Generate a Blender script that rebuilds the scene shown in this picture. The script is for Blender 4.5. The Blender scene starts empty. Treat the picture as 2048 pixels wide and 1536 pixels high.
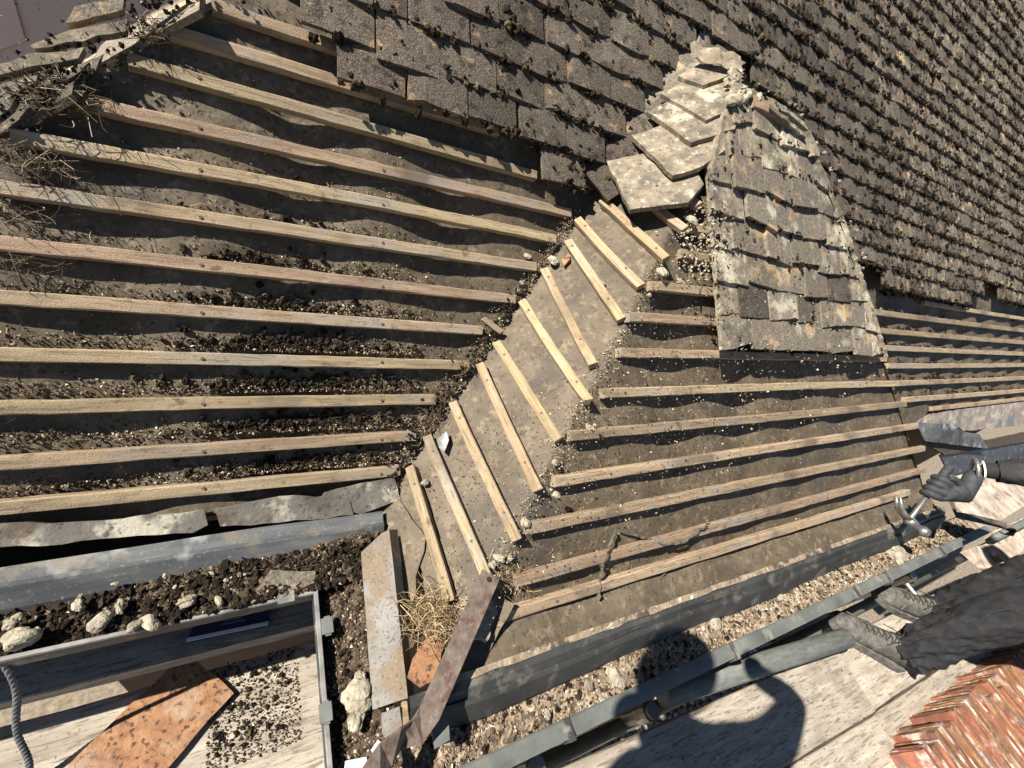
import bpy, math, random
import numpy as np
from mathutils import Matrix, Vector
random.seed(7); rng = np.random.default_rng(11)
S = bpy.context.scene
COL = S.collection
# ------------------------------------------------------------------ camera
FPX = 905.93                                   # focal length for a 2048 px wide frame
CAM = np.array((-1.70182, -0.62673, 1.10391))
RC = np.array(((0.86782833, -0.32547317, 0.37542138),      # camera right, down, forward
               (-0.00517979, -0.76146679, -0.64818323),
               (0.49683716, 0.56056716, -0.66250833)))
cd = bpy.data.cameras.new('camera'); cam = bpy.data.objects.new('camera', cd); COL.objects.link(cam)
cd.sensor_width = 36.0; cd.lens = FPX / 2048 * 36; cd.clip_start = 0.02; cd.clip_end = 500
m = Matrix.Identity(4)
for i in range(3):
    m[i][0] = RC[0][i]; m[i][1] = -RC[1][i]; m[i][2] = -RC[2][i]; m[i][3] = CAM[i]
cam.matrix_world = m
S.camera = cam
# ------------------------------------------------------------------ light
LDIR = np.array((0.70, -0.13, -0.70)); LDIR /= np.linalg.norm(LDIR)     # direction the sunlight travels
w = bpy.data.worlds.new('World'); S.world = w; w.use_nodes = True
nt = w.node_tree; bg = nt.nodes['Background']
sky = nt.nodes.new('ShaderNodeTexSky'); sky.sky_type = 'NISHITA'; sky.sun_disc = False
sky.sun_elevation = math.asin(-LDIR[2]); sky.sun_rotation = math.atan2(-LDIR[0], -LDIR[1])
sky.air_density = 0.7; sky.dust_density = 0.15; sky.ozone_density = 1.2; sky.altitude = 300
nt.links.new(sky.outputs[0], bg.inputs[0]); bg.inputs[1].default_value = 0.05
sd = bpy.data.lights.new('sun', 'SUN'); sd.energy = 5.0; sd.angle = math.radians(0.5); sd.color = (1.0, 0.945, 0.86)
sun = bpy.data.objects.new('sun', sd); COL.objects.link(sun)
sun.rotation_euler = Vector(LDIR).to_track_quat('-Z', 'Y').to_euler(); sun.location = (-6, 1, 6)
S.view_settings.view_transform = 'Standard'; S.view_settings.look = 'None'
S.view_settings.exposure = 1.1; S.view_settings.gamma = 1
S.render.engine = 'CYCLES'
# ------------------------------------------------------------------ small tools
def ray(x, y):
    v = np.array([(x - 1024) / FPX, (y - 768) / FPX, 1.0]); v /= np.linalg.norm(v); return RC.T @ v
def nrm(v): v = np.asarray(v, float); return v / np.linalg.norm(v)
class Plane:
    def __init__(s, o, u, v):
        s.o = np.asarray(o, float); s.u = nrm(u); s.n = nrm(np.cross(s.u, v)); s.v = np.cross(s.n, s.u)
        if s.n[2] < 0: s.n = -s.n; s.v = -s.v
    def at(s, px, py, off=0.0):                 # a sight line met with this plane (off above it)
        d = ray(px, py); t = (s.n @ (s.o + s.n * off - CAM)) / (s.n @ d); return CAM + d * t
    def loc(s, p): q = np.asarray(p) - s.o; return np.array((q @ s.u, q @ s.v, q @ s.n))
    def w(s, a, b, c=0.0):
        a = np.asarray(a, float); b = np.asarray(b, float); c = np.asarray(c, float) + 0 * a
        return s.o + a[..., None] * s.u + b[..., None] * s.v + c[..., None] * s.n
    def mat(s, p, ang=0.0):                     # frame at p, turned by ang in the plane
        c, q = math.cos(ang), math.sin(ang); x = s.u * c + s.v * q; y = -s.u * q + s.v * c
        return mtx(p, x, y, s.n)
def mtx(p, x, y, z):
    M = Matrix.Identity(4)
    for i in range(3): M[i][0], M[i][1], M[i][2], M[i][3] = x[i], y[i], z[i], p[i]
    return M
PITCH = 0.75813; G = 0.1
CA, SA = math.cos(PITCH) * G, math.sin(PITCH) * G          # run and rise of one course
BW, BD, PHI, CS, CF, CR = 1.3429, 0.4310, 0.07095, 0.0729, 0.07967, 0.07334
MAIN = Plane((0, 0, 0), (1, 0, 0), (0, CA, SA))
SIDE = Plane((-BW, 0, 0), np.array((PHI, -BD, 0)), (CS, CA, SA))
FRONT = Plane((0, -BD, 0), (1, 0, 0), (0, CF, SA))
GF = math.hypot(CF, SA)
def H(z): return Plane((0, 0, z), (1, 0, 0), (0, 1, 0))
_ph = rng.uniform(0, 6.28, (40, 2)); _dr = rng.normal(size=(40, 2))
def noise(x, y, sc=1.0, seed=0):
    x = np.asarray(x, float) * sc; y = np.asarray(y, float) * sc; r = 0
    for i in range(7):
        k = (i + seed * 7) % 40; f = 1.0 * 1.7 ** (i % 4)
        r = r + np.sin(f * (_dr[k, 0] * x + _dr[k, 1] * y) * 2 + _ph[k, 0]) / f
    return r / 3.2
def mesh(name, V, F, smooth=False):
    me = bpy.data.meshes.new(name); me.from_pydata([tuple(map(float, v)) for v in V], [], [tuple(map(int, f)) for f in F])
    if smooth: me.polygons.foreach_set('use_smooth', [True] * len(me.polygons))
    me.update(); return me
def fast_mesh(name, V, T, smooth=False):        # V (n,3), T (m,3) numpy
    me = bpy.data.meshes.new(name); V = np.asarray(V, np.float32); T = np.asarray(T, np.int32)
    me.vertices.add(len(V)); me.vertices.foreach_set('co', V.ravel())
    me.loops.add(T.size); me.loops.foreach_set('vertex_index', T.ravel())
    me.polygons.add(len(T)); me.polygons.foreach_set('loop_start', np.arange(0, T.size, 3, dtype=np.int32))
    me.polygons.foreach_set('loop_total', np.full(len(T), 3, np.int32))
    me.polygons.foreach_set('use_smooth', np.full(len(T), smooth))
    me.update(calc_edges=True); me.validate(); return me
WM = {}
def obj(name, me, mt=None, parent=None, mw=None, label=None, cat=None, group=None, kind=None):
    o = bpy.data.objects.new(name, me); COL.objects.link(o)
    if mt is not None and me is not None and not me.materials: me.materials.append(mt)
    W = Matrix.Identity(4) if mw is None else (mw.copy() if isinstance(mw, Matrix) else Matrix.Translation(mw)); WM[o.name] = W
    if parent is not None: o.parent = parent; o.matrix_parent_inverse = WM[parent.name].inverted()
    o.matrix_basis = W
    if label: o['label'] = label
    if cat: o['category'] = cat
    if group: o['group'] = group
    if kind: o['kind'] = kind
    return o
def empty(name, loc, **k): return obj(name, None, mw=Matrix.Translation(tuple(map(float, loc))), **k)
class MB:
    def __init__(s): s.V = []; s.F = []
    def add(s, V, F):
        b = len(s.V); s.V += [tuple(v) for v in V]; s.F += [tuple(i + b for i in f) for f in F]; return s
    def box(s, a, b):
        (x0, y0, z0), (x1, y1, z1) = a, b
        return s.add([(x0, y0, z0), (x1, y0, z0), (x1, y1, z0), (x0, y1, z0), (x0, y0, z1), (x1, y0, z1), (x1, y1, z1), (x0, y1, z1)],
                     [(0, 3, 2, 1), (4, 5, 6, 7), (0, 1, 5, 4), (1, 2, 6, 5), (2, 3, 7, 6), (3, 0, 4, 7)])
    def tube(s, pts, r, seg=10, cap=True, squash=1.0):
        pts = [np.asarray(p, float) for p in pts]; n = len(pts); r = r if hasattr(r, '__len__') else [r] * n
        V = []; up = np.array((0.31, 0.2, 0.93))
        for i, p in enumerate(pts):
            d = nrm(pts[min(i + 1, n - 1)] - pts[max(i - 1, 0)])
            if abs(d @ up) > .95: up = np.array((0.9, 0.3, 0.1))
            a = nrm(np.cross(d, up)); b = np.cross(d, a); up = -b if i == 0 and False else up
            for k in range(seg):
                t = 2 * math.pi * k / seg; V.append(p + r[i] * (a * math.cos(t) + b * math.sin(t) * squash))
        F = [(i * seg + k, i * seg + (k + 1) % seg, (i + 1) * seg + (k + 1) % seg, (i + 1) * seg + k) for i in range(n - 1) for k in range(seg)]
        if cap: F += [tuple(range(seg))[::-1], tuple((n - 1) * seg + k for k in range(seg))]
        return s.add(V, F)
    def sweep(s, prof, path, close=False):       # prof: list of (a,b) ; path: function (i)->(origin, A, B)
        n = len(path); m_ = len(prof); V = []
        for o, A, B in path: V += [np.asarray(o) + a * np.asarray(A) + b * np.asarray(B) for a, b in prof]
        K = m_ if close else m_ - 1
        F = [(i * m_ + k, i * m_ + (k + 1) % m_, (i + 1) * m_ + (k + 1) % m_, (i + 1) * m_ + k) for i in range(n - 1) for k in range(K)]
        if close: F += [tuple(range(m_))[::-1], tuple((n - 1) * m_ + k for k in range(m_))]
        return s.add(V, F)
    def mesh(s, name, smooth=False): return mesh(name, s.V, s.F, smooth)
def prism(poly, th):                            # poly: list of 3D points (planar), extruded down along its normal by th
    P = [np.asarray(p, float) for p in poly]; n = np.zeros(3); c = sum(P) / len(P)
    for i in range(len(P)): n += np.cross(P[i] - c, P[(i + 1) % len(P)] - c)
    n = nrm(n)
    if n[2] < 0: P = P[::-1]; n = -n
    k = len(P); V = P + [p - n * th for p in P]
    F = [tuple(range(k)), tuple(range(2 * k - 1, k - 1, -1))] + [(i, i + k, (i + 1) % k + k, (i + 1) % k) for i in range(k)]
    return V, F
def rough_poly(P, amp, step):                   # break the edges of a polygon into an uneven outline
    out = []; P = [np.asarray(p, float) for p in P]
    for i in range(len(P)):
        a, b = P[i], P[(i + 1) % len(P)]; L = np.linalg.norm(b - a); k = max(1, int(L / step))
        for j in range(k): out.append(a + (b - a) * j / k + (rng.normal(size=3) * amp if j else rng.normal(size=3) * amp * .5))
    c = sum(out) / len(out); n = nrm(np.cross(P[1] - P[0], P[2] - P[0]))
    return [p - n * ((p - P[0]) @ n) for p in out]
def ico(sub=1):
    import bmesh
    b = bmesh.new(); bmesh.ops.create_icosphere(b, subdivisions=sub, radius=1.0)
    V = np.array([v.co[:] for v in b.verts]); T = np.array([[v.index for v in f.verts] for f in b.faces]); b.free(); return V, T
ICO1, ICO2, ICO3 = ico(1), ico(2), ico(3)
OCT = (np.array([(1, 0, 0), (-1, 0, 0), (0, 1, 0), (0, -1, 0), (0, 0, 1), (0, 0, -1)], float),
       np.array([(0, 2, 4), (2, 1, 4), (1, 3, 4), (3, 0, 4), (2, 0, 5), (1, 2, 5), (3, 1, 5), (0, 3, 5)]))
def stony(base, k):                              # rounded, pitted lumps
    V, T = base; out = []
    for i in range(k):
        a, b, c = rng.normal(size=(3, 3)) * 1.6; d = 1 + .16 * np.sin(V @ a * 1.5 + i) + .10 * np.sin(V @ b * 3 + 2 * i) + .05 * np.sin(V @ c * 7) + .035 * rng.normal(size=len(V)); out.append((V * d[:, None], T))
    return out
def lumpy(base, amp, k):
    V, T = base; out = []
    for i in range(k):
        d = 1 + amp * rng.normal(size=len(V)); out.append((V * d[:, None], T))
    return out
MOSSV = lumpy(ICO1, .28, 6); MOSSN = lumpy(ICO2, .30, 5); CHIPV = lumpy(OCT, .35, 6); PEBV = lumpy(ICO1, .07, 4)
def rots(n):
    q = rng.normal(size=(n, 4)); q /= np.linalg.norm(q, axis=1, keepdims=True); w_, x, y, z = q.T
    return np.stack([np.stack([1 - 2 * (y * y + z * z), 2 * (x * y - z * w_), 2 * (x * z + y * w_)], -1),
                     np.stack([2 * (x * y + z * w_), 1 - 2 * (x * x + z * z), 2 * (y * z - x * w_)], -1),
                     np.stack([2 * (x * z - y * w_), 2 * (y * z + x * w_), 1 - 2 * (x * x + y * y)], -1)], 1)
def scatter(P, size, variants, flat=None, n=None):        # many small bits as one mesh; flat: squash along normals n
    P = np.asarray(P, float); N = len(P); size = np.broadcast_to(np.asarray(size, float), (N,)) if np.ndim(size) < 2 else size
    VV = []; TT = []; b = 0; pick = rng.integers(0, len(variants), N); R = rots(N)
    for k, (V, T) in enumerate(variants):
        idx = np.where(pick == k)[0]
        if not len(idx): continue
        asp = rng.uniform(.55, 1.25, (len(idx), 1, 3))
        W = np.einsum('nij,nvj->nvi', R[idx], V[None] * asp) * size[idx][:, None, None]
        if flat is not None:
            nn = n[idx] if np.ndim(n) == 2 else np.broadcast_to(n, (len(idx), 3))
            h = np.einsum('nvi,ni->nv', W, nn); W = W - (1 - flat) * h[..., None] * nn[:, None, :]
        W = W + P[idx][:, None, :]
        VV.append(W.reshape(-1, 3)); TT.append((T[None] + (np.arange(len(idx)) * len(V))[:, None, None]).reshape(-1, 3) + b); b += len(idx) * len(V)
    return np.concatenate(VV), np.concatenate(TT)
def strands(P, D, L, wd, bend=.3, nrmv=None):    # thin bent blades (three cornered stalks)
    VV = []; TT = []; b = 0
    for p, d, l in zip(P, D, L):
        d = nrm(d); a = nrm(np.cross(d, (0.3, .5, .8))); c = np.cross(d, a); k = rng.normal(size=3) * bend * l; n_ = 5
        for i in range(n_):
            t = i / (n_ - 1); q = p + d * l * (t - .5) + k * (t * t - t) * 2; r = wd * (1 - .5 * t)
            for j in range(3):
                th = j * 2.094; VV.append(q + r * (a * math.cos(th) + c * math.sin(th)))
        for i in range(n_ - 1):
            for j in range(3):
                x0 = b + i * 3 + j; x1 = b + i * 3 + (j + 1) % 3; TT += [(x0, x1, x1 + 3), (x0, x1 + 3, x0 + 3)]
        b += n_ * 3
    return np.array(VV), np.array(TT)
# ------------------------------------------------------------------ materials
def mat(name, cols, sc=20, det=6, rough=.85, bump=.3, bsc=80, coord='P', st=(1, 1, 1), rand=0.0, isl=0.0, speck=(), metal=0.0, spec=.35, dist=0.0, bst=None, huev=0.0):
    """cols: ramp [(pos, rgb)..] over a noise; speck: list of (rgb, scale, lo, hi[, amount]) patches laid over it"""
    M = bpy.data.materials.new(name); M.use_nodes = True; t = M.node_tree; N = t.nodes; L = t.links
    b = N['Principled BSDF']; b.inputs['Roughness'].default_value = rough; b.inputs['Metallic'].default_value = metal
    b.inputs['Specular IOR Level'].default_value = spec
    if coord == 'P': src = N.new('ShaderNodeNewGeometry').outputs['Position']
    else:
        src = N.new('ShaderNodeTexCoord').outputs['Object']; oi = N.new('ShaderNodeObjectInfo')
        mul = N.new('ShaderNodeVectorMath'); mul.operation = 'SCALE'; mul.inputs[0].default_value = (31.7, 17.3, 23.1); L.new(oi.outputs['Random'], mul.inputs['Scale'])
        ad = N.new('ShaderNodeVectorMath'); L.new(src, ad.inputs[0]); L.new(mul.outputs[0], ad.inputs[1]); src = ad.outputs[0]
    mp = N.new('ShaderNodeVectorMath'); mp.operation = 'MULTIPLY'; mp.inputs[1].default_value = st; L.new(src, mp.inputs[0])
    def nz(scale, d, src_=None, dist_=0.0):
        n = N.new('ShaderNodeTexNoise'); n.inputs['Scale'].default_value = scale; n.inputs['Detail'].default_value = d; n.inputs['Roughness'].default_value = .6
        n.inputs['Distortion'].default_value = dist_; L.new(src_ or mp.outputs[0], n.inputs['Vector']); return n.outputs['Fac']
    r = N.new('ShaderNodeValToRGB'); e = r.color_ramp.elements
    while len(e) < len(cols): e.new(.5)
    for el, (p, c) in zip(e, cols): el.position = p; el.color = (*c, 1)
    L.new(nz(sc, det, None, dist), r.inputs[0]); col = r.outputs[0]
    for sp in speck:
        rgb, s_, lo, hi = sp[:4]; amt = sp[4] if len(sp) > 4 else 1.0
        mr = N.new('ShaderNodeMapRange'); mr.inputs[1].default_value = lo; mr.inputs[2].default_value = hi; mr.inputs[4].default_value = amt
        L.new(nz(s_, 4, src if len(sp) < 6 else mp.outputs[0]), mr.inputs[0])
        mx = N.new('ShaderNodeMix'); mx.data_type = 'RGBA'; L.new(mr.outputs[0], mx.inputs[0]); L.new(col, mx.inputs[6]); mx.inputs[7].default_value = (*rgb, 1); col = mx.outputs[2]
    for amt, kind in ((rand, 'o'), (isl, 'i')):
        if amt <= 0: continue
        ro = (N.new('ShaderNodeObjectInfo').outputs['Random'] if kind == 'o' else N.new('ShaderNodeNewGeometry').outputs['Random Per Island'])
        mr = N.new('ShaderNodeMapRange'); mr.inputs[3].default_value = 1 - amt; mr.inputs[4].default_value = 1 + amt; L.new(ro, mr.inputs[0])
        hs = N.new('ShaderNodeHueSaturation'); L.new(mr.outputs[0], hs.inputs['Value']); L.new(col, hs.inputs['Color']); col = hs.outputs[0]
        if huev:
            m2 = N.new('ShaderNodeMapRange'); m2.inputs[3].default_value = .5 - huev; m2.inputs[4].default_value = .5 + huev
            f = N.new('ShaderNodeMath'); f.operation = 'FRACT'; mm = N.new('ShaderNodeMath'); mm.operation = 'MULTIPLY'; mm.inputs[1].default_value = 37.7
            L.new(ro, mm.inputs[0]); L.new(mm.outputs[0], f.inputs[0]); L.new(f.outputs[0], m2.inputs[0]); L.new(m2.outputs[0], hs.inputs['Hue'])
    L.new(col, b.inputs['Base Color'])
    if bump:
        bn = N.new('ShaderNodeBump'); bn.inputs['Strength'].default_value = bump; bn.inputs['Distance'].default_value = .004
        if bst:
            m3 = N.new('ShaderNodeVectorMath'); m3.operation = 'MULTIPLY'; m3.inputs[1].default_value = bst; L.new(src, m3.inputs[0]); L.new(nz(bsc, 5, m3.outputs[0]), bn.inputs['Height'])
        else: L.new(nz(bsc, 5), bn.inputs['Height'])
        L.new(bn.outputs[0], b.inputs['Normal'])
    return M
def isl_mat(name, cols, rough=.9, bump=.3, bsc=200):     # each little piece picks its own colour
    M = bpy.data.materials.new(name); M.use_nodes = True; t = M.node_tree; N = t.nodes; L = t.links; b = N['Principled BSDF']; b.inputs['Roughness'].default_value = rough
    b.inputs['Specular IOR Level'].default_value = .2
    g = N.new('ShaderNodeNewGeometry'); r = N.new('ShaderNodeValToRGB'); r.color_ramp.interpolation = 'LINEAR'; e = r.color_ramp.elements
    while len(e) < len(cols): e.new(.5)
    for el, (p, c) in zip(e, cols): el.position = p; el.color = (*c, 1)
    L.new(g.outputs['Random Per Island'], r.inputs[0]); L.new(r.outputs[0], b.inputs['Base Color']); return M
FELT = mat('felt', [(.3, (.075, .057, .036)), (.55, (.122, .095, .062)), (.75, (.175, .138, .092))], sc=11, det=10, rough=.7, bump=.45, bsc=120,
           speck=[((.24, .19, .125), 34, .54, .66, .65), ((.06, .05, .04), 4, .53, .64, .65), ((.05, .038, .026), 70, .56, .63, .7), ((.3, .25, .17), 240, .66, .72, .6)])
BAT = mat('batten_wood', [(.25, (.2, .142, .09)), (.5, (.37, .27, .17)), (.75, (.52, .385, .245))], sc=6, det=9, rough=.8, bump=.8, bsc=30, coord='O', st=(.9, 14, 14), rand=.18, bst=(8, 30, 30),
          speck=[((.33, .285, .23), 5, .52, .64, .8), ((.13, .1, .075), 3.5, .56, .66, .7), ((.11, .075, .045), 22, .62, .70, .7), ((.17, .12, .075), 75, .60, .68, .6), ((.13, .09, .055), 15, .57, .63, .6, 1)], huev=.012)
BATP = mat('pale_batten_wood', [(.25, (.2, .14, .08)), (.5, (.34, .25, .145)), (.75, (.46, .345, .205))], sc=6, det=7, rough=.8, bump=.5, bsc=30, coord='O', st=(.9, 14, 14), rand=.15, bst=(8, 30, 30),
           speck=[((.33, .28, .21), 5, .54, .66, .8), ((.15, .11, .08), 4, .57, .68, .7), ((.2, .12, .065), 40, .60, .68, .7), ((.2, .145, .085), 120, .58, .68, .5), ((.17, .115, .065), 15, .57, .63, .6, 1)], huev=.012)
TILE = mat('tile_sanded', [(.32, (.042, .033, .024)), (.55, (.112, .09, .066)), (.75, (.22, .178, .128))], sc=190, det=3, rough=.9, bump=1.2, bsc=240, rand=.34, isl=.0,
           speck=[((.4, .26, .14), 22, .6, .68, .6), ((.17, .15, .115), 9, .52, .66, .5), ((.028, .02, .014), 26, .56, .64, .8), ((.5, .46, .36), 130, .70, .74, .6)], huev=.01)
TILEF = mat('tile_sanded_field', [(.32, (.056, .043, .031)), (.55, (.135, .107, .077)), (.75, (.235, .19, .138))], sc=130, det=3, rough=.9, bump=1.2, bsc=180, isl=.38,
            speck=[((.44, .31, .17), 20, .56, .65, .7), ((.19, .165, .125), 9, .52, .66, .5), ((.028, .02, .014), 22, .55, .62, .85)], huev=.01)
TILEM = mat('tile_mortar_stained', [(.3, (.13, .105, .074)), (.55, (.245, .205, .145)), (.8, (.39, .34, .25))], sc=24, det=8, rough=.92, bump=.6, bsc=120, rand=.1,
            speck=[((.10, .087, .07), 9, .50, .62, .85), ((.56, .5, .36), 6, .55, .66, .7), ((.05, .04, .03), 75, .62, .67), ((.09, .075, .055), 32, .57, .66, .8), ((.6, .55, .42), 48, .62, .7, .7)])
TILEL = mat('tile_lichen_grey', [(.3, (.09, .074, .056)), (.55, (.185, .155, .117)), (.8, (.3, .26, .195))], sc=110, det=5, rough=.92, bump=.7, bsc=200, rand=.2,
            speck=[((.43, .29, .16), 13, .56, .66, .8), ((.48, .44, .33), 9, .56, .66, .7), ((.04, .03, .025), 60, .64, .70)])
CLAY = mat('clay_tile', [(.3, (.2, .092, .045)), (.55, (.31, .16, .08)), (.8, (.4, .25, .14))], sc=45, det=7, rough=.85, bump=.5, bsc=120, coord='O',
           speck=[((.06, .035, .025), 75, .56, .62, .9), ((.36, .3, .22), 7, .55, .68, .7), ((.12, .06, .035), 12, .56, .66, .6)])
STACK = mat('stacked_tile_clay', [(.3, (.13, .055, .03)), (.55, (.26, .115, .055)), (.8, (.38, .2, .1))], sc=20, det=6, rough=.85, bump=.5, bsc=150, coord='O', rand=.3, st=(1, 1, 1),
            speck=[((.5, .45, .38), 13, .54, .64, .8), ((.12, .08, .06), 11, .52, .62, .8)], huev=.02)
MOSS = isl_mat('moss', [(0, (.007, .005, .003)), (.5, (.017, .0115, .0065)), (.85, (.034, .023, .013)), (.95, (.055, .042, .022)), (1, (.12, .095, .055))])
GRIT = isl_mat('grit', [(0, (.04, .028, .018)), (.35, (.11, .077, .047)), (.65, (.2, .15, .095)), (.88, (.32, .255, .17)), (.97, (.5, .44, .33)), (1, (.68, .63, .52))])
DARKGRIT = isl_mat('dark_grit', [(0, (.02, .014, .01)), (.4, (.06, .042, .027)), (.75, (.14, .1, .065)), (.93, (.3, .25, .17)), (1, (.6, .55, .44))])
MORT = mat('mortar', [(.3, (.2, .175, .125)), (.55, (.36, .32, .235)), (.8, (.52, .475, .37))], sc=40, det=8, rough=.95, bump=1.0, bsc=160, speck=[((.16, .125, .085), 26, .54, .64, .8), ((.07, .05, .035), 90, .6, .66, .7)])
STRAW = isl_mat('straw', [(0, (.1, .065, .035)), (.4, (.27, .19, .1)), (.8, (.45, .34, .19)), (1, (.6, .49, .3))])
ROOTS = isl_mat('roots', [(0, (.05, .035, .022)), (.5, (.13, .095, .06)), (.85, (.28, .22, .14)), (1, (.5, .43, .3))])
TRAY = mat('eaves_tray_plastic', [(.3, (.03, .031, .031)), (.6, (.055, .055, .052)), (.8, (.1, .097, .088))], sc=8, det=7, rough=.6, bump=.12, bsc=60, spec=.3,
           speck=[((.27, .24, .18), 14, .54, .68, .5), ((.35, .31, .24), 180, .66, .72, .6)])
TRAYW = mat('eaves_tray_weathered', [(.3, (.05, .053, .055)), (.55, (.09, .095, .098)), (.8, (.2, .2, .2))], sc=6, det=6, rough=.6, bump=.12, bsc=60, spec=.3, st=(.5, 3, 3),
            speck=[((.03, .032, .034), 4, .52, .62, .8), ((.42, .42, .4), 6, .56, .64, .7), ((.2, .17, .12), 14, .54, .66, .6), ((.3, .26, .19), 150, .6, .68, .6)])
GUT = mat('gutter_plastic', [(.3, (.085, .09, .082)), (.6, (.15, .155, .14)), (.8, (.23, .23, .2))], sc=9, det=9, rough=.62, bump=.25, bsc=90, spec=.25, speck=[((.42, .38, .29), 10, .58, .70, .5), ((.08, .08, .08), 30, .62, .7, .5)])
GUTB = mat('gutter_black', [(.3, (.03, .031, .033)), (.7, (.07, .07, .07))], sc=12, rough=.5, bump=.1, speck=[((.35, .31, .24), 18, .58, .7, .6)])
SHEET = mat('grey_sheet', [(.3, (.17, .165, .15)), (.6, (.25, .24, .22)), (.8, (.33, .32, .3))], sc=8, det=7, rough=.7, bump=.25, bsc=120, speck=[((.2, .15, .095), 11, .44, .56, .9), ((.1, .07, .045), 140, .56, .64, .75), ((.36, .3, .22), 200, .62, .68, .7)])
RUST = mat('rusty_steel', [(.3, (.09, .064, .05)), (.55, (.17, .13, .105)), (.8, (.3, .245, .2))], sc=40, det=8, rough=.8, bump=.5, bsc=130, metal=.2, speck=[((.10, .05, .04), 30, .58, .66, .8)])
SLATE = mat('old_undercloak', [(.3, (.08, .075, .065)), (.55, (.17, .155, .13)), (.8, (.36, .33, .27))], sc=9, det=8, rough=.9, bump=.6, bsc=80, speck=[((.5, .46, .36), 9, .53, .62, .8), ((.1, .07, .045), 14, .55, .64, .8), ((.04, .035, .03), 60, .58, .65, .7)])
BOARD = mat('scaffold_board', [(.3, (.27, .23, .175)), (.55, (.4, .35, .28)), (.8, (.52, .475, .4))], sc=5, det=8, rough=.85, bump=.4, bsc=25, coord='O', st=(1, 9, 9), bst=(3, 40, 40), rand=.12,
            speck=[((.17, .135, .1), 12, .55, .62, .8, 1), ((.10, .08, .06), 26, .60, .66, .75, 1), ((.16, .13, .1), 45, .62, .70, .7), ((.2, .165, .13), 5, .55, .68, .6), ((.09, .075, .06), 130, .63, .69, .7)])
GALV = mat('galvanised_tube', [(.3, (.085, .092, .08)), (.6, (.15, .158, .14)), (.8, (.25, .255, .23))], sc=18, det=9, rough=.6, bump=.25, metal=.15, coord='O', st=(1, 4, 4), speck=[((.13, .15, .15), 25, .6, .68, .6)])
STEEL = mat('bright_steel', [(.3, (.22, .215, .2)), (.7, (.42, .41, .38))], sc=60, rough=.42, bump=.3, metal=.8)
BLACKM = mat('void_black', [(.3, (.015, .014, .014)), (.7, (.04, .036, .034))], sc=30, rough=.5, bump=.2)
PEB = isl_mat('pebble', [(0, (.2, .16, .11)), (.5, (.36, .3, .22)), (1, (.55, .48, .37))])
SOIL = mat('gutter_soil', [(.3, (.03, .021, .014)), (.55, (.075, .053, .034)), (.8, (.16, .12, .08))], sc=60, det=8, rough=.95, bump=.9, bsc=150, speck=[((.4, .34, .25), 150, .64, .69, .8)])
SOILP = mat('gutter_silt', [(.3, (.13, .09, .06)), (.55, (.28, .215, .15)), (.8, (.46, .38, .28))], sc=34, det=8, rough=.95, bump=.9, bsc=130, speck=[((.6, .55, .44), 50, .60, .66, .8), ((.05, .035, .025), 16, .56, .64, .85)])
BRICKW = mat('house_wall', [(.3, (.06, .04, .03)), (.7, (.12, .075, .05))], sc=8, rough=.9)
LEAD = mat('lead_sheet', [(.3, (.1, .1, .095)), (.6, (.22, .215, .19)), (.8, (.45, .42, .34))], sc=14, det=7, rough=.85, bump=.3, speck=[((.55, .48, .33), 9, .5, .62, .6)])
print('materials ok')
# ------------------------------------------------------------------ the house: slopes, felt, battens
BOARDZ = -0.42
GROUNDZ = -2.7
gv = [(-40, -40, GROUNDZ), (40, -40, GROUNDZ), (40, 40, GROUNDZ), (-40, 40, GROUNDZ)]
GROUND = mat('gravel_ground', [(.3, (.12, .095, .07)), (.7, (.3, .25, .18))], sc=30, det=8, rough=.95, bump=.8, bsc=60)
obj('ground', mesh('ground', gv, [(0, 1, 2, 3)]), GROUND, kind='structure', label='gravel ground far below the scaffold boards', cat='ground')
house = empty('house', (0, 0, GROUNDZ), label='house with a half stripped tiled roof and a hipped bay, bare battens on dark felt', cat='house')
RAFT = -1.80
def hipx(y): return -2.1 + 1.2 * (y - .52)
def right_hipx(y): return 3.54 + (1.94 - y) * .61
def sag(x, s, seed=0, per=.4, r0=RAFT, amp=.017):
    t = np.sin(math.pi * (np.asarray(x) - r0) / per) ** 2
    a = amp * np.clip(.7 + .75 * noise(x, np.asarray(s) * 2.5, 1.7, seed), .1, 1.6)
    return -.0235 - a * t + .0034 * noise(x, s, 9, seed + 1) + .0017 * noise(x, s, 28, seed + 2) + .0008 * noise(x, s, 60, seed) + np.where(np.asarray(s) < 0, -np.asarray(s) * (.55 if seed == 3 else .1), 0) - .002 * np.cos(2 * math.pi * np.asarray(s) / G) * t
def drape(pl, off=.0235, far=.05):          # fold a sheet down over the neighbouring slope
    def f(W):
        d = (W - pl.o) @ pl.n + off; return W - np.where(d > 0, d, 0)[..., None] * pl.n
    return f
def felt_grid(name, pl, a0, a1, b0, b1, st, fn, keep, parent, post=None):
    A = np.arange(a0, a1 + st, st); B = np.arange(b0, b1 + st, st); X, Y = np.meshgrid(A, B); W = pl.w(X, Y, fn(X, Y)); na, nb = len(A), len(B)
    W = post(W) if post else W
    idx = np.arange(na * nb).reshape(nb, na); q = np.stack([idx[:-1, :-1], idx[:-1, 1:], idx[1:, 1:], idx[1:, :-1]], -1).reshape(-1, 4)
    C_ = W.reshape(-1, 3)[q].mean(1); q = q[keep(C_)]
    T = np.concatenate([q[:, [0, 1, 2]], q[:, [0, 2, 3]]]); return obj(name, fast_mesh(name, W.reshape(-1, 3), T, True), FELT, parent)
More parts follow.
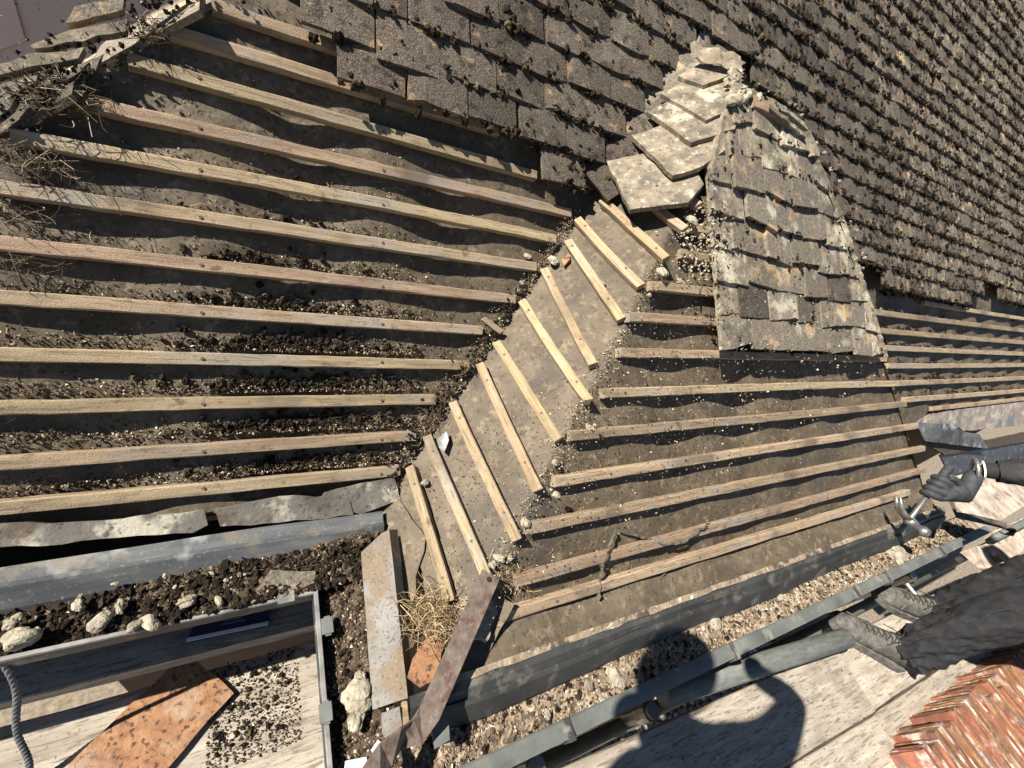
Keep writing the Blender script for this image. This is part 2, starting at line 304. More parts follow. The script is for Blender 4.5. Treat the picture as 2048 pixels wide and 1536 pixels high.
feltM = felt_grid('roofing_felt', MAIN, -3.2, 4.6, -.07, 1.3, .02, lambda x, s: sag(x, s),
                  lambda c: (c[:, 0] > hipx(c[:, 1]) - .03) & (c[:, 0] < right_hipx(c[:, 1])) & ~((c[:, 0] > -1.05 + c[:, 1]) & (c[:, 0] < 1.0 - c[:, 1]) & (c[:, 1] < .9)), house)
# upper deck below the tiles, the far slopes and the ridge
ytop = 3.0; mb = MB()
def mp_(x, y, o=-.03): p = MAIN.w(np.array(x), np.array(y / math.cos(PITCH)), np.array(o)); return p
mb.add([mp_(hipx(.86), .86), mp_(right_hipx(.86), .86), mp_(right_hipx(ytop), ytop), mp_(hipx(ytop), ytop)], [(0, 1, 2, 3)])
zt = ytop * math.tan(PITCH)
mb.add([mp_(hipx(y_) - d_, y_, -.035) - np.array((0, 0, e_)) for y_ in (-.05, 1.15) for d_, e_ in ((0, 0), (.3, .5))], [(0, 1, 3, 2)])
mb.add([mp_(right_hipx(-.05), -.05), (right_hipx(-.05) + 3, 2.5, -.3), (right_hipx(ytop) + .3, ytop + .2, zt), mp_(right_hipx(ytop), ytop)], [(0, 1, 2, 3)])
mb.add([mp_(hipx(ytop), ytop), mp_(right_hipx(ytop), ytop), (right_hipx(ytop) + 1, ytop + 3, 0), (hipx(ytop) - 1, ytop + 3, 0)], [(0, 1, 2, 3)])
obj('roof_deck', mb.mesh('roof_deck'), SLATE, house)
def SX(x, y): return np.array((x, y))
LHIP = lambda n: np.array((-BW + PHI + n * CS, -BD + n * CF, n * SA))
def left_hip_x(z): return -BW + PHI + z / SA * CS
feltS = felt_grid('roofing_felt', SIDE, -1.3, .62, -.06, 1.75, .015, lambda a, b: -.0235 - .007 * np.abs(np.sin(math.pi * a / .3)) * (1 + .5 * noise(a, b, 4, 3)) + .0015 * noise(a, b, 20, 2),
                  lambda c: (MAIN.n @ c.T > -.045) & (c[:, 0] < left_hip_x(c[:, 2]) + .012), house, drape(FRONT))
# right hip of the bay, measured up the front slope
HIPPX = [(1862, 1000), (1850, 955), (1808, 822), (1770, 700), (1735, 590), (1690, 450), (1655, 365), (1612, 262), (1560, 214), (1500, 186)]
HIPR = np.array([FRONT.at(*q) for q in HIPPX])
LHIP = lambda n: np.array((-BW + PHI + n * CS, -BD + n * CF, n * SA))
def hip_right_x(z): return np.interp(z, HIPR[:, 2], HIPR[:, 0])
def left_hip_x(z): return -BW + PHI + z / SA * CS
feltF = felt_grid('roofing_felt', FRONT, -1.4, 1.5, -.12, 1.62, .02, lambda a, b: sag(a, b, 3, .36, -.75, .013),
                  lambda c: (c[:, 0] > left_hip_x(c[:, 2]) - .02) & (c[:, 0] < hip_right_x(c[:, 2]) - .004) & (c[:, 2] < 1.05), house, drape(SIDE, .026))
V = []; F = []
for i, p in enumerate(HIPR):
    z = p[2] - .02; V += [(p[0], p[1], z), (p[0] + .02, z / math.tan(PITCH) - .02, z)]
    if i: F.append((2 * i - 2, 2 * i, 2 * i + 1, 2 * i - 1))
obj('roofing_felt', mesh('bay_far_felt', V, F), FELT, house)
# ---- battens
def batten_mesh(L, wd=.036, th=.022, seed=0, ragA=0.0, ragB=0.0):
    r = np.random.default_rng(seed); n = max(3, int(L / .05)); ch = .0022
    prof = [(-wd / 2 + ch, 0), (wd / 2 - ch, 0), (wd / 2, -ch), (wd / 2, -th), (-wd / 2, -th), (-wd / 2, -ch)]
    V = []; F = []; k = len(prof)
    bow = r.normal() * .0022; tw = r.normal(size=n + 1) * .0005
    for i in range(n + 1):
        t = i / n; x = (t - .5) * L
        for j, (y, z) in enumerate(prof):
            dx = 0
            if i == 0: dx = r.uniform(0, ragA) if ragA else r.normal() * .001
            if i == n: dx = -r.uniform(0, ragB) if ragB else r.normal() * .001
            V.append((x + dx, y + bow * math.sin(math.pi * t) + tw[i] + r.normal() * .0004, z + r.normal() * .0003))
    for i in range(n):
        for j in range(k): F.append((i * k + j, (i + 1) * k + j, (i + 1) * k + (j + 1) % k, i * k + (j + 1) % k))
    F += [tuple(range(k)), tuple(n * k + j for j in range(k))[::-1]]
    return mesh('batten', V, F)
_bs = [100]
def batten(pl, A, B, parent, mt=BAT, wd=.034, th=.022, off=0.0, ragA=0, ragB=0, label=None):
    A = np.asarray(A); B = np.asarray(B); _bs[0] += 1
    x = nrm(B - A); z = nrm(pl.n - x * (pl.n @ x)); y = np.cross(z, x); c = (A + B) / 2 + z * off
    o = obj('batten', batten_mesh(np.linalg.norm(B - A), wd, th, _bs[0], ragA, ragB), mt, parent, mtx(c, x, y, z))
    return o
def pbat(pl, a, b, parent, ext=0.0, **k):
    A, B = pl.at(*a), pl.at(*b)
    if ext: A = A + (A - B) / np.linalg.norm(A - B) * ext
    return batten(pl, A, B, parent, **k)
MB_PX = [((0, 1009), (802, 942)), ((0, 931), (834, 872)), ((0, 818), (874, 799)), ((0, 708), (944, 731)), ((0, 592), (970, 661)), ((0, 485), (1032, 599)),
         ((0, 373), (1074, 534)), ((20, 270), (1114, 478)), ((147, 198), (1144, 426)), ((239, 113), (1075, 350)), ((338, 58), (640, 148)), ((424, 7), (600, 57))]
MBW = []
for i, (a, b) in enumerate(MB_PX):
    A, B = MAIN.at(*a), MAIN.at(*b)
    if i < 7: A = np.array((hipx(A[1]) + .03 + rng.uniform(0, .04), *(A[1:])))
    if i in (10, 11): B = B + np.array((.5, 0, 0))
    MBW.append((A, B)); batten(MAIN, A, B, feltM, wd=.0285, ragA=.03 if i in (9,) else 0, ragB=.02 if i in (3, 4) else .004)
for k in range(12, 16):                                    # battens under the tile edge higher up
    batten(MAIN, mp_(hipx(k * CA) + .05, k * CA, 0), mp_(-1.2, k * CA, 0), feltM)
SB_PX = [((818, 932), (899, 1205)), ((852, 870), (972, 1152)), ((903, 802), (1035, 1083)), ((958, 726), (1076, 981)), ((991, 681), (1117, 881)), ((1043, 599), (1184, 810)),
         ((1087, 534), (1187, 730)), ((1135, 477), (1243, 637)), ((1155, 435), (1284, 571)), ((1203, 397), (1334, 516)), ((1300, 400), (1372, 456)), ((1330, 360), (1400, 410))]
for i, (a, b) in enumerate(SB_PX):
    pbat(SIDE, a, b, feltS, mt=BATP if 3 <= i <= 9 else BAT, wd=.027, ragB=.03 if i == 5 else .006, ragA=.008)
FB_PX = [((1007, 1235), (1822, 985)), ((1031, 1166), (1852, 940)), ((1055, 1060), (1852, 897)), ((1109, 965), (1838, 852)), ((1142, 872), (1815, 808)), ((1207, 787), (1797, 767)),
         ((1241, 705), (1776, 718)), ((1258, 633), (1500, 648)), ((1302, 570), (1500, 590)), ((1364, 505), (1500, 530)), ((1378, 452), (1480, 468))]
for i, (a, b) in enumerate(FB_PX): pbat(FRONT, a, b, feltF, wd=.028, ragA=.006, ragB=.01)
RB_PX = [((1751, 624), (2048, 661)), ((1748, 660), (2048, 685)), ((1755, 695), (2048, 708)), ((1777, 732), (2048, 730)), ((1797, 767), (2048, 756)), ((1811, 800), (2048, 781)), ((1866, 818), (2048, 798)), ((1850, 605), (2048, 637))]
for i, (a, b) in enumerate(RB_PX):
    A, B = MAIN.at(*a), MAIN.at(*b); y = (A[1] + B[1]) / 2
    B = A + (B - A) * (right_hipx(A[1]) - .05 - A[0]) / (B[0] - A[0]); batten(MAIN, A, B, feltM, wd=.033 if i < 6 else .028)
# nail heads where battens cross rafters
nb = MB(); nb.tube([(0, 0, -.001), (0, 0, .001)], .0036, 8); nailm = nb.mesh('nail'); NAILM = mat('nail_rust', [(.3, (.07, .05, .04)), (.7, (.16, .115, .085))], sc=90, rough=.7, bump=0)
for i, (A, B) in enumerate(MBW[:10]):
    for xr in (RAFT, RAFT + .4):
        t = (xr - A[0]) / (B[0] - A[0])
        if 0.02 < t < .97: obj('nail', nailm, NAILM, feltM, MAIN.mat(A + (B - A) * t + MAIN.n * .001 + MAIN.v * rng.normal() * .003))
for i, (a, b) in enumerate(SB_PX[:10]):
    A, B = SIDE.at(*a), SIDE.at(*b)
    for t in (.14, .8): obj('nail', nailm, NAILM, feltS, SIDE.mat(A + (B - A) * (t + rng.normal() * .03) + SIDE.n * .001))
for i, (a, b) in enumerate(FB_PX[:7]):
    A, B = FRONT.at(*a), FRONT.at(*b)
    for t in (.07, .3, .55, .8): obj('nail', nailm, NAILM, feltF, FRONT.mat(A + (B - A) * (t + rng.normal() * .01) + FRONT.n * .001))
# ------------------------------------------------------------------ tiles
TW, TL, TH = .165, .265, .0125
def tile_mesh(seed, nx=4, ny=3, wd=TW, ln=TL, th=TH, chip=.004, name='tile'):
    r = np.random.default_rng(seed); V = []; F = []
    for lay in (0, 1):
        for j in range(ny + 1):
            for i in range(nx + 1):
                x = (i / nx - .5) * wd; y = j / ny * ln; z = .0045 * (1 - (2 * i / nx - 1) ** 2) + (0 if lay == 0 else -th)
                if r is not None and j == 0: y += abs(r.normal()) * chip
                if i in (0, nx): x += r.normal() * chip * .35
                V.append((x, y, z + r.normal() * .0006))
    K = (nx + 1) * (ny + 1); I = lambda l, j, i: l * K + j * (nx + 1) + i
    for j in range(ny):
        for i in range(nx):
            F += [(I(0, j, i), I(0, j, i + 1), I(0, j + 1, i + 1), I(0, j + 1, i)), (I(1, j, i), I(1, j + 1, i), I(1, j + 1, i + 1), I(1, j, i + 1))]
        F += [(I(0, j, 0), I(0, j + 1, 0), I(1, j + 1, 0), I(1, j, 0)), (I(0, j, nx), I(1, j, nx), I(1, j + 1, nx), I(0, j + 1, nx))]
    for i in range(nx): F += [(I(0, 0, i), I(1, 0, i), I(1, 0, i + 1), I(0, 0, i + 1)), (I(0, ny, i), I(0, ny, i + 1), I(1, ny, i + 1), I(1, ny, i))]
    return mesh(name, V, F)
TMESH = {}
for mt, nm in ((TILE, 'a'), (TILEM, 'm'), (TILEL, 'l')):
    TMESH[nm] = [tile_mesh(s) for s in range(6)]
    for q in TMESH[nm]: q.materials.append(mt)
FARM = [tile_mesh(50 + s, 2, 1) for s in range(5)]
TAILN, HEADN = .030, .004
def tile_matrix(pl, a, b, ang=0.0, lift=0.0, roll=0.0):      # tail centre at (a, b) on the slope
    tl = math.atan2(TAILN - HEADN, TL); y = pl.v * math.cos(tl) - pl.n * math.sin(tl); x = pl.u
    c, q = math.cos(ang), math.sin(ang); x, y = x * c + y * q, y * c - x * q; z = np.cross(x, y)
    c, q = math.cos(roll), math.sin(roll); x, z = x * c + z * q, z * c - x * q
    return mtx(pl.w(np.array(a), np.array(b), np.array(TAILN + TH + lift)), x, y, z)
near = []; MOSSP = []; MOSSS = []
def bay_left(n): return -BW + n * CS
def main_tiles():
    out = []
    for m_ in range(7, 40):
        sb = (m_ + .7) * G; y = sb * math.cos(PITCH); ofs = (m_ % 2) * TW / 2
        for j in range(-22, 34):
            x = j * (TW + .0035) + ofs; n = m_ + .7
            if x < hipx(y + .1) + .10 or x > right_hipx(y) - .06: continue
            if m_ == 8 and x < 0 and not (-.93 < x < -.70): continue
            if m_ == 7 and (x < 1.38 or x > 2.45 and rng.random() < .75): continue
            if m_ == 8 and x > 1 and x > 2.5 and rng.random() < .35: continue
            if m_ == 9 and x < -1.58 + TW / 2 : continue
            if m_ == 10 and x < -1.65 + TW / 2: continue
            if m_ == 11 and x < -1.68 + TW / 2: continue
            if n < 16.5 and bay_left(n) + .03 < x and x < float(hip_right_x(n * SA)) + .015: continue
            out.append((m_, x, sb))
    return out
def add_moss(pl, x, sb, k, spread=.075, size=(.006, .016), lift=0.0):
    cc = rng.uniform(-spread, spread, 3); ss = rng.uniform(.006, .03, 3)
    for _ in range(k):
        j_ = rng.integers(4); dx = rng.uniform(-spread, spread) if j_ == 3 else float(np.clip(cc[j_] + rng.normal() * ss[j_], -.08, .08)); u = rng.random()
        db = rng.exponential(.012) - .004 if u < .5 else (rng.normal(-.012, .006) if u < .62 else rng.uniform(0, .1))
        MOSSP.append(pl.w(np.array(x + dx), np.array(sb + db), np.array((TAILN + TH if db > -.005 else TAILN - .002) - db * .098 + lift + .002))); MOSSS.append((size[0] + (size[1] - size[0]) * rng.random() ** 2.2 * 1.25) * (1 if u < .62 else .7))
T_all = main_tiles()
T_all.sort(key=lambda t: np.linalg.norm(MAIN.w(np.array(t[1]), np.array(t[2])) - CAM))
farV = []; farF = []; nb_ = 0
for i, (m_, x, sb) in enumerate(T_all):
    ang = rng.normal() * .012; lift = abs(rng.normal()) * .002; dx = rng.normal() * .003; db = rng.normal() * .004
    if rng.random() < .09: ang += rng.normal() * .045; db += abs(rng.normal()) * .008 * (1 if rng.random() < .5 else -1); lift += .003
    M = tile_matrix(MAIN, x + dx, sb + db, ang, lift, rng.normal() * .012)
    if i < 205: obj('tile', TMESH['a'][rng.integers(6)], None, feltM, M)
    else:
        me = FARM[rng.integers(5)]; R_ = np.array(M); v = np.array([q.co[:] for q in me.vertices]) @ R_[:3, :3].T + R_[:3, 3]
        farV.append(v); farF += [tuple(k + nb_ for k in p.vertices) for p in me.polygons]; nb_ += len(v)
    d = np.linalg.norm(np.array(M.translation) - CAM)
    dens = .55 + .45 * noise(x, sb, 3.5, 4); k = int(rng.poisson(max(0.2, (60 if d < 2.4 else 70 if d < 4 else 44) * (dens if x > -1.2 else dens * .8))))
    add_moss(MAIN, x, sb, k, size=(.0025, .0105) if d < 2.4 else (.005, .0155))
obj('tile_field', mesh('tile_field', np.concatenate(farV), farF), TILEF, feltM, kind='stuff')
# tiles still hung on the bay front
def front_left_x(sb):      # left edge of the tiles still in place
    z = sb * SA / GF; return np.interp(z, [.45, .62, .80, .93, 1.03], [-.36, -.36, -.33, -.25, -.17])
NF = 0
HIPT = np.array([FRONT.loc(FRONT.at(x, y, .045))[:2] for x, y in HIPPX])            # (across, up the slope) of the right hip at tile level
def hipt(b): return float(np.interp(b, HIPT[:, 1], HIPT[:, 0]))
def clip_poly(P, a, b, c):                       # keep a*x+b*y<=c
    out = []
    for i in range(len(P)):
        p, q = P[i], P[(i + 1) % len(P)]; dp, dq = a * p[0] + b * p[1] - c, a * q[0] + b * q[1] - c
        if dp <= 0: out.append(p)
        if dp * dq < 0: t = dp / (dp - dq); out.append((p[0] + (q[0] - p[0]) * t, p[1] + (q[1] - p[1]) * t))
    return out
LEFTPX = [(1441, 672), (1441, 618), (1434, 560), (1430, 500), (1426, 440), (1424, 380), (1462, 300), (1470, 262), (1474, 225)]
TOPB = HIPT[-1, 1]; LEFTT = [FRONT.loc(FRONT.at(x, y, .045))[:2] for x, y in ((1441, 690), (1432, 560), (1424, 392), (1440, 330), (1462, 262), (1478, 218), (1492, 190))]
for m_ in range(6, 15):
    sb = (m_ + .47) * GF; x0 = float(FRONT.at(*LEFTPX[m_ - 6], .045)[0]); wd = TW if m_ % 2 == 0 else TW * .6; x = x0; first = True
    while x < hipt(sb) - .02:
        a1 = min(x + wd, hipt(sb) + .012); top = min(sb + TL, TOPB + .02); jb = sb + rng.normal() * .005; sk_ = rng.normal() * .006 + (.008 if first else 0)
        P = [(x, jb - sk_), (a1, jb + sk_), (a1, top), (x, top)]
        for k in range(len(HIPT) - 1):
            (xa, ba), (xb, bb) = HIPT[k], HIPT[k + 1]
            if bb > sb - .02 and ba < top + .05: P = clip_poly(P, bb - ba, -(xb - xa), (bb - ba) * xa - (xb - xa) * ba + .006) if len(P) > 2 else P
        for k in range(len(LEFTT) - 1):
            (xa, ba), (xb, bb) = LEFTT[k], LEFTT[k + 1]
            if bb > sb and ba < top and xb > xa + .004: P = clip_poly(P, -(bb - ba), (xb - xa), -(bb - ba) * xa + (xb - xa) * ba + .004) if len(P) > 2 else P
        if len(P) >= 3:
            lf = abs(rng.normal()) * .005; rl = rng.normal() * .035; W = [FRONT.w(np.array(p[0]), np.array(p[1]), np.array(TAILN + TH + lf - (p[1] - sb) * .098 + rl * (p[0] - x - wd / 2))) for p in P]
            edge = first or a1 > hipt(sb) - .10 or m_ >= 12; kind = TILEM if edge else (TILEL if rng.random() < .75 else TILE)
            try:
                V, F = prism(rough_poly(W, .0018 if edge else .0011, .03), TH); o = obj('tile', mesh('bay_tile', V, F), kind, feltF); NF += 1
            except Exception as ex: print('tile skipped', ex)
            add_moss(FRONT, (x + a1) / 2, sb, int(rng.poisson(26 if m_ > 8 else 12) * (.55 if edge else 1)), min(.08, (a1 - x) / 2), (.002, .008))
        x = a1 + .0055; wd = TW; first = False
# side facet: the last tiles of each course, tails towards the lower left, broken edges towards the hip
SQ = [[(1215, 325), (1259, 427), (1376, 401), (1409, 358), (1390, 322), (1290, 300)],
      [(1264, 279), (1345, 359), (1402, 336), (1452, 292), (1440, 262), (1330, 246)],
      [(1294, 232), (1382, 293), (1471, 253), (1477, 222), (1450, 205), (1350, 196)],
      [(1320, 196), (1411, 248), (1470, 212), (1495, 182), (1450, 160), (1375, 160)],
      [(1355, 161), (1405, 177), (1469, 145), (1462, 128), (1400, 128)]]
for k, q in enumerate(SQ):
    P0 = np.array([SIDE.at(x, y, .05) for x, y in q]); s0 = np.array([SIDE.loc(p)[1] for p in P0]); lo = s0.min()
    P = [p + SIDE.n * (.016 - .14 * (s_ - lo)) for p, s_ in zip(P0, s0)]
    P = [np.asarray(p) for p in P]; base = P[:]
    rp = rough_poly(P[:1] + P[1:], .0016, .03)
    V, F = prism(rp, .016); obj('tile', mesh('hip_cut_tile', V, F), TILEM, feltS)
    c = SIDE.loc(sum(P) / len(P))
# older tiles sweeping round the top of the valley
for (px, py, a) in [(1160, 335, .75), (1205, 350, .55), (1180, 290, .5), (1235, 300, .35), (1215, 250, .3), (1265, 250, .2), (1250, 205, .15), (1300, 200, .1), (1290, 160, 0), (1330, 150, 0)]:
    p = SIDE.at(px, py, .045); yv = nrm(SIDE.v * .9 + MAIN.v * .5); nn = nrm(SIDE.n * .5 + MAIN.n * .5); yv = nrm(yv - nn * (yv @ nn)); xv = np.cross(yv, nn)
    c, s_ = math.cos(-a * .4), math.sin(-a * .4); xv, yv = xv * c + yv * s_, yv * c - xv * s_
    M = mtx(p - yv * .05, xv, yv, nn); obj('tile', TMESH['a' if py > 200 else 'l'][rng.integers(6)], None, feltS, M)
    for _ in range(10): MOSSP.append(p + xv * rng.uniform(-.08, .08) + yv * rng.uniform(-.05, .08) + nn * .004); MOSSS.append(rng.uniform(.004, .011))
MOSSP = np.array(MOSSP); MOSSS = np.array(MOSSS); nr_ = np.linalg.norm(MOSSP - CAM, axis=1) < 2.05
V1, T1 = scatter(MOSSP[nr_], MOSSS[nr_], MOSSN); V2, T2 = scatter(MOSSP[~nr_], MOSSS[~nr_], MOSSV); V, T = np.concatenate([V1, V2]), np.concatenate([T1, T2 + len(V1)])
obj('moss_cushions', fast_mesh('moss_cushions', V, T), MOSS, kind='stuff', label='dark brown dried moss cushions growing along the tile edges', cat='moss')
# right hip of the bay: pale mortar bed and the last hip tiles
V = []; F = []; path = HIPR[1:]; pts = []
for i in range(len(path) - 1):
    for t in np.linspace(0, 1, 7)[:-1]: pts.append(path[i] * (1 - t) + path[i + 1] * t)
pts = [p for p in pts if p[2] > .40]
mb = MB(); r_ = [.008 + .004 * math.sin(i * 1.3) + .006 * rng.random() for i in range(len(pts))]
V = []; F = []; bb = np.arange(6.4 * GF, HIPT[-1, 1], .016)
for i, b_ in enumerate(bb):
    a_ = hipt(b_); j1, j2, j3 = rng.normal(size=3) * .0022; w1 = .016 + .012 * abs(float(noise(b_, 1, 9, 2)))
    V += [FRONT.w(np.array(a_ - w1 + j1), np.array(b_), np.array(.040)), FRONT.w(np.array(a_ + .002 + j2), np.array(b_), np.array(.050 + j3)), FRONT.w(np.array(a_ + .016 + j3), np.array(b_), np.array(.036)), FRONT.w(np.array(a_ + .022), np.array(b_), np.array(-.02))]
    if i: F += [(4 * i - 4 + k, 4 * i - 3 + k, 4 * i + 1 + k, 4 * i + k) for k in range(3)]
obj('hip_mortar', mesh('hip_mortar', V, F), TILEM, house)
P = [pts[rng.integers(len(pts))] + rng.normal(size=3) * .008 + np.array((0, 0, .028)) for _ in range(16)]; V, T = scatter(P, rng.uniform(.003, .009, 16), stony(ICO2, 5)); obj('hip_mortar_crumbs', fast_mesh('hip_mortar_crumbs', V, T), MORT, house, kind='stuff')
for k, (a, b) in enumerate([((1540, 208), (1612, 268))]):
    A, B = FRONT.at(*a, .06), FRONT.at(*b, .06); d = B - A; s_ = np.array((.05, .02, -.03))
    V, F = prism(rough_poly([A, B, B + s_, A + s_], .003, .03), .012); obj('hip_tile', mesh('hip_tile', V, F), TILEL, house)
A = SIDE.at(1372, 108, .08); B = SIDE.at(1470, 135, .06); mb = MB(); path = []
for i in range(15):
    t = i / 14; p = A * (1 - t) + B * t; path.append((p + SIDE.n * .006 * math.sin(t * 16 + math.sin(t * 9)), nrm(B - A), MAIN.v))
V = []; F = []
for i, (o, a_, v_) in enumerate(path): V += [o + MAIN.n * .03 - v_ * .03, o + v_ * .03 + MAIN.n * .02, o - v_ * .03 + MAIN.n * .026, o + v_ * .03 + MAIN.n * .016]
for i in range(14): F += [(4 * i, 4 * i + 4, 4 * i + 5, 4 * i + 1), (4 * i + 2, 4 * i + 3, 4 * i + 7, 4 * i + 6), (4 * i, 4 * i + 2, 4 * i + 6, 4 * i + 4)]
obj('lead_saddle', mesh('lead_saddle', V, F), TILEM, house)
mb = MB(); A, B = FRONT.at(1508, 200, .05), FRONT.at(1553, 222, .05)
batten(FRONT, A, B + (B - A) * .1, house, mt=BAT, wd=.04, th=.03); bpy.data.objects[-1] if False else None
obj('tile', TMESH['l'][1], None, house, MAIN.mat(MAIN.at(1412, 98, .03), .05) @ Matrix.Diagonal((.5, .35, 1, 1)))
obj('tile', TMESH['m'][2], None, house, MAIN.mat(MAIN.at(1452, 118, .03), -.3) @ Matrix.Diagonal((.35, .3, 1, 1)))
# the apex mortar
P = [FRONT.at(1490 + rng.normal() * 14, 196 + rng.normal() * 10, .03 + rng.random() * .02) for _ in range(16)] + [SIDE.at(1462 + rng.normal() * 10, 150 + rng.normal() * 10, .06) for _ in range(10)]
V, T = scatter(P, rng.uniform(.008, .02, len(P)), stony(ICO2, 4)); obj('apex_mortar', fast_mesh('apex_mortar', V, T), MORT, house, kind='stuff')
# left hip: cut tiles of the far slope, standing proud along the hip, with their mortar
LH = Plane(mp_(hipx(.52), .52, 0), (0, 1, 0), (.75, .62 * 0 + 0.0, .69)); 
for (px, q) in enumerate([[(-40, 170), (0, 148), (160, 118), (168, 96), (60, 108), (-40, 140)], [(-40, 228), (70, 165), (72, 150), (0, 168), (-60, 190)],
          [(72, 100), (250, 62), (255, 38), (140, 62), (60, 88)], [(130, 45), (245, 22), (250, -5), (150, 12)], [(240, -10), (330, -30), (340, -60), (240, -40)], [(-60, 290), (20, 215), (30, 195), (-60, 230)]]):
    P = [MAIN.at(x, y, .022) for j, (x, y) in enumerate(q)]
    V, F = prism(rough_poly(P, .0022, .025), .02); obj('hip_tile', mesh('left_hip_tile', V, F), TILEM if px != 3 else TILEL, house)
# far side slope of the left hip: courses of tiles falling away
for r_i in range(3):
    for c_i in range(7):
        y = -.05 + c_i * .168 + (r_i % 2) * .08; hx = hipx(y); x = hx - .03 - r_i * .075; z = y * math.tan(PITCH) + .02 - r_i * .07
        if r_i < 9: obj('tile', TMESH['l' if rng.random() < .5 else 'a'][rng.integers(6)], None, house, mtx((x - .19, y, z - .20), np.array((0, -1., 0)), nrm((.73, 0, .62)), nrm((-.62, 0, .73))))
P = []; Sz = []
for _ in range(260):
    t = rng.random(); y = .45 + t * .42; P.append(MAIN.w(np.array(hipx(y) - .03 + rng.normal() * .03), np.array(y / math.cos(PITCH)), np.array(.016 + rng.random() * .008))); Sz.append(rng.uniform(.0015, .006))
V, T = scatter(P, np.array(Sz), MOSSN); obj('moss_cushions', fast_mesh('hip_moss', V, T), MOSS, kind='stuff', label='mossy crust along the broken tiles of the left hip', cat='moss')
# ------------------------------------------------------------------ walls below the eaves, neighbour
mb = MB(); mb.box((-2.2, .03, GROUNDZ), (4.6, 2.3, -.2)); mb.box((-1.28, -.36, GROUNDZ), (1.33, .02, -.2)); obj('wall', mb.mesh('wall'), BRICKW, house)
NW = Plane((0, 2.5, 0), (-1, 0, 0), (0, 0, 1))
REND = mat('neighbour_render', [(.3, (.5, .43, .41)), (.7, (.58, .5, .48))], sc=3, rough=.9, bump=.05)
DARKF = mat('dark_frame', [(.3, (.012, .013, .014)), (.7, (.03, .03, .032))], sc=9, rough=.5, bump=.05)
nbr = empty('neighbour_house', (-3, 2.5, GROUNDZ), label='mauve grey rendered wall of the next building beyond the left hip', cat='building')
mb = MB(); mb.box((-9, 2.5, GROUNDZ), (-1.0, 6, 1.3)); obj('wall', mb.mesh('neighbour_wall'), REND, nbr)
pane = mat('window_pane', [(.3, (.55, .46, .45)), (.7, (.62, .52, .5))], sc=2, rough=.25, bump=0)
fr = obj('window', None, None, nbr)
def bar(px0, px1, w_, name='window_frame'):
    A, B = NW.at(*px0), NW.at(*px1); d = nrm(B - A); s_ = np.cross(d, NW.n) * w_
    V, F = prism([A - s_, B - s_, B + s_, A + s_], .06); V = [v + NW.n * .05 for v in V]; return obj(name, mesh(name, V, F), DARKF, nbr)
bpy.data.objects.remove(fr)
bar((12, -60), (55, 88), .035); bar((55, 86), (-60, 140), .03); bar((172, -60), (182, 8), .04)
P = [NW.at(*q) + NW.n * .01 for q in [(12, -60), (52, 80), (-60, 120), (-120, -60)]]; V, F = prism(P, .02); obj('window_pane', mesh('window_pane', V, F), pane, nbr)
# ------------------------------------------------------------------ eaves trays, gutters, soil
def strip(name, rows, mt, parent, smooth=False):         # rows: list of polylines of equal length
    n = len(rows[0]); V = [p for r in rows for p in r]; F = [(i * n + j, i * n + j + 1, (i + 1) * n + j + 1, (i + 1) * n + j) for i in range(len(rows) - 1) for j in range(n - 1)]
    return obj(name, mesh(name, V, F, smooth), mt, parent)
xs = np.linspace(-3.2, -1.40, 46)
strip('eaves_tray', [[(x, y + .004 * float(noise(x, y, 2)) , z + .003 * float(noise(x, 1, 3))) for x in xs] for y, z in ((-.088, -.066), (-.09, -.06), (-.118, -.068), (-.121, -.063), (-.128, -.067), (-.158, -.100), (-.175, -.135))], TRAYW, house)
xs = np.linspace(-1.42, 1.42, 90)
def fw(x): return .007 * float(noise(x, 0, 2.4, 2))
strip('eaves_tray', [[(x, y + (fw(x) if k > 2 else fw(x) * .3), z + .003 * float(noise(x, 1, 3))) for x in xs] for k, (y, z) in enumerate(((-.522, -.052), (-.525, -.032), (-.545, -.040), (-.560, -.058), (-.563, -.054), (-.572, -.062), (-.600, -.108), (-.603, -.128)))], TRAY, house)
mb = MB(); n_ = 60; V = []
for i in range(n_):
    x = -1.36 + 2.75 * i / (n_ - 1); V += [(x, -.516 + rng.normal() * .001, -.027 + rng.normal() * .0006), (x, -.531 + rng.normal() * .0015, -.0295 + rng.normal() * .0006), (x, -.524, -.05)]
F = [f for i in range(n_ - 1) for f in ((3 * i, 3 * i + 3, 3 * i + 4, 3 * i + 1), (3 * i + 1, 3 * i + 4, 3 * i + 5, 3 * i + 2))]
obj('eaves_fillet', mesh('eaves_fillet', V, F), SOILP, house)
# grey sheet over the side eaves and its fold
A = [SX_ for SX_ in [(722, 1105), (762, 1070), (797, 1055)]]; Bq = [(745, 1420), (800, 1402), (832, 1395)]
rows = []
for t in np.linspace(0, 1, 9):
    r = []
    for j in range(3):
        p = H(-.045).at(*A[j]) * (1 - t) + H(-.075).at(*Bq[j]) * t; r.append(p + np.array((0, 0, (.0, .012, -.012)[j] + rng.normal() * .0015)))
    rows.append([r[0], r[1] * .55 + r[0] * .45, r[1], r[1] * .6 + r[2] * .4 + np.array((0, 0, .012)), r[2]])
strip('eaves_sheet', rows, SHEET, house)
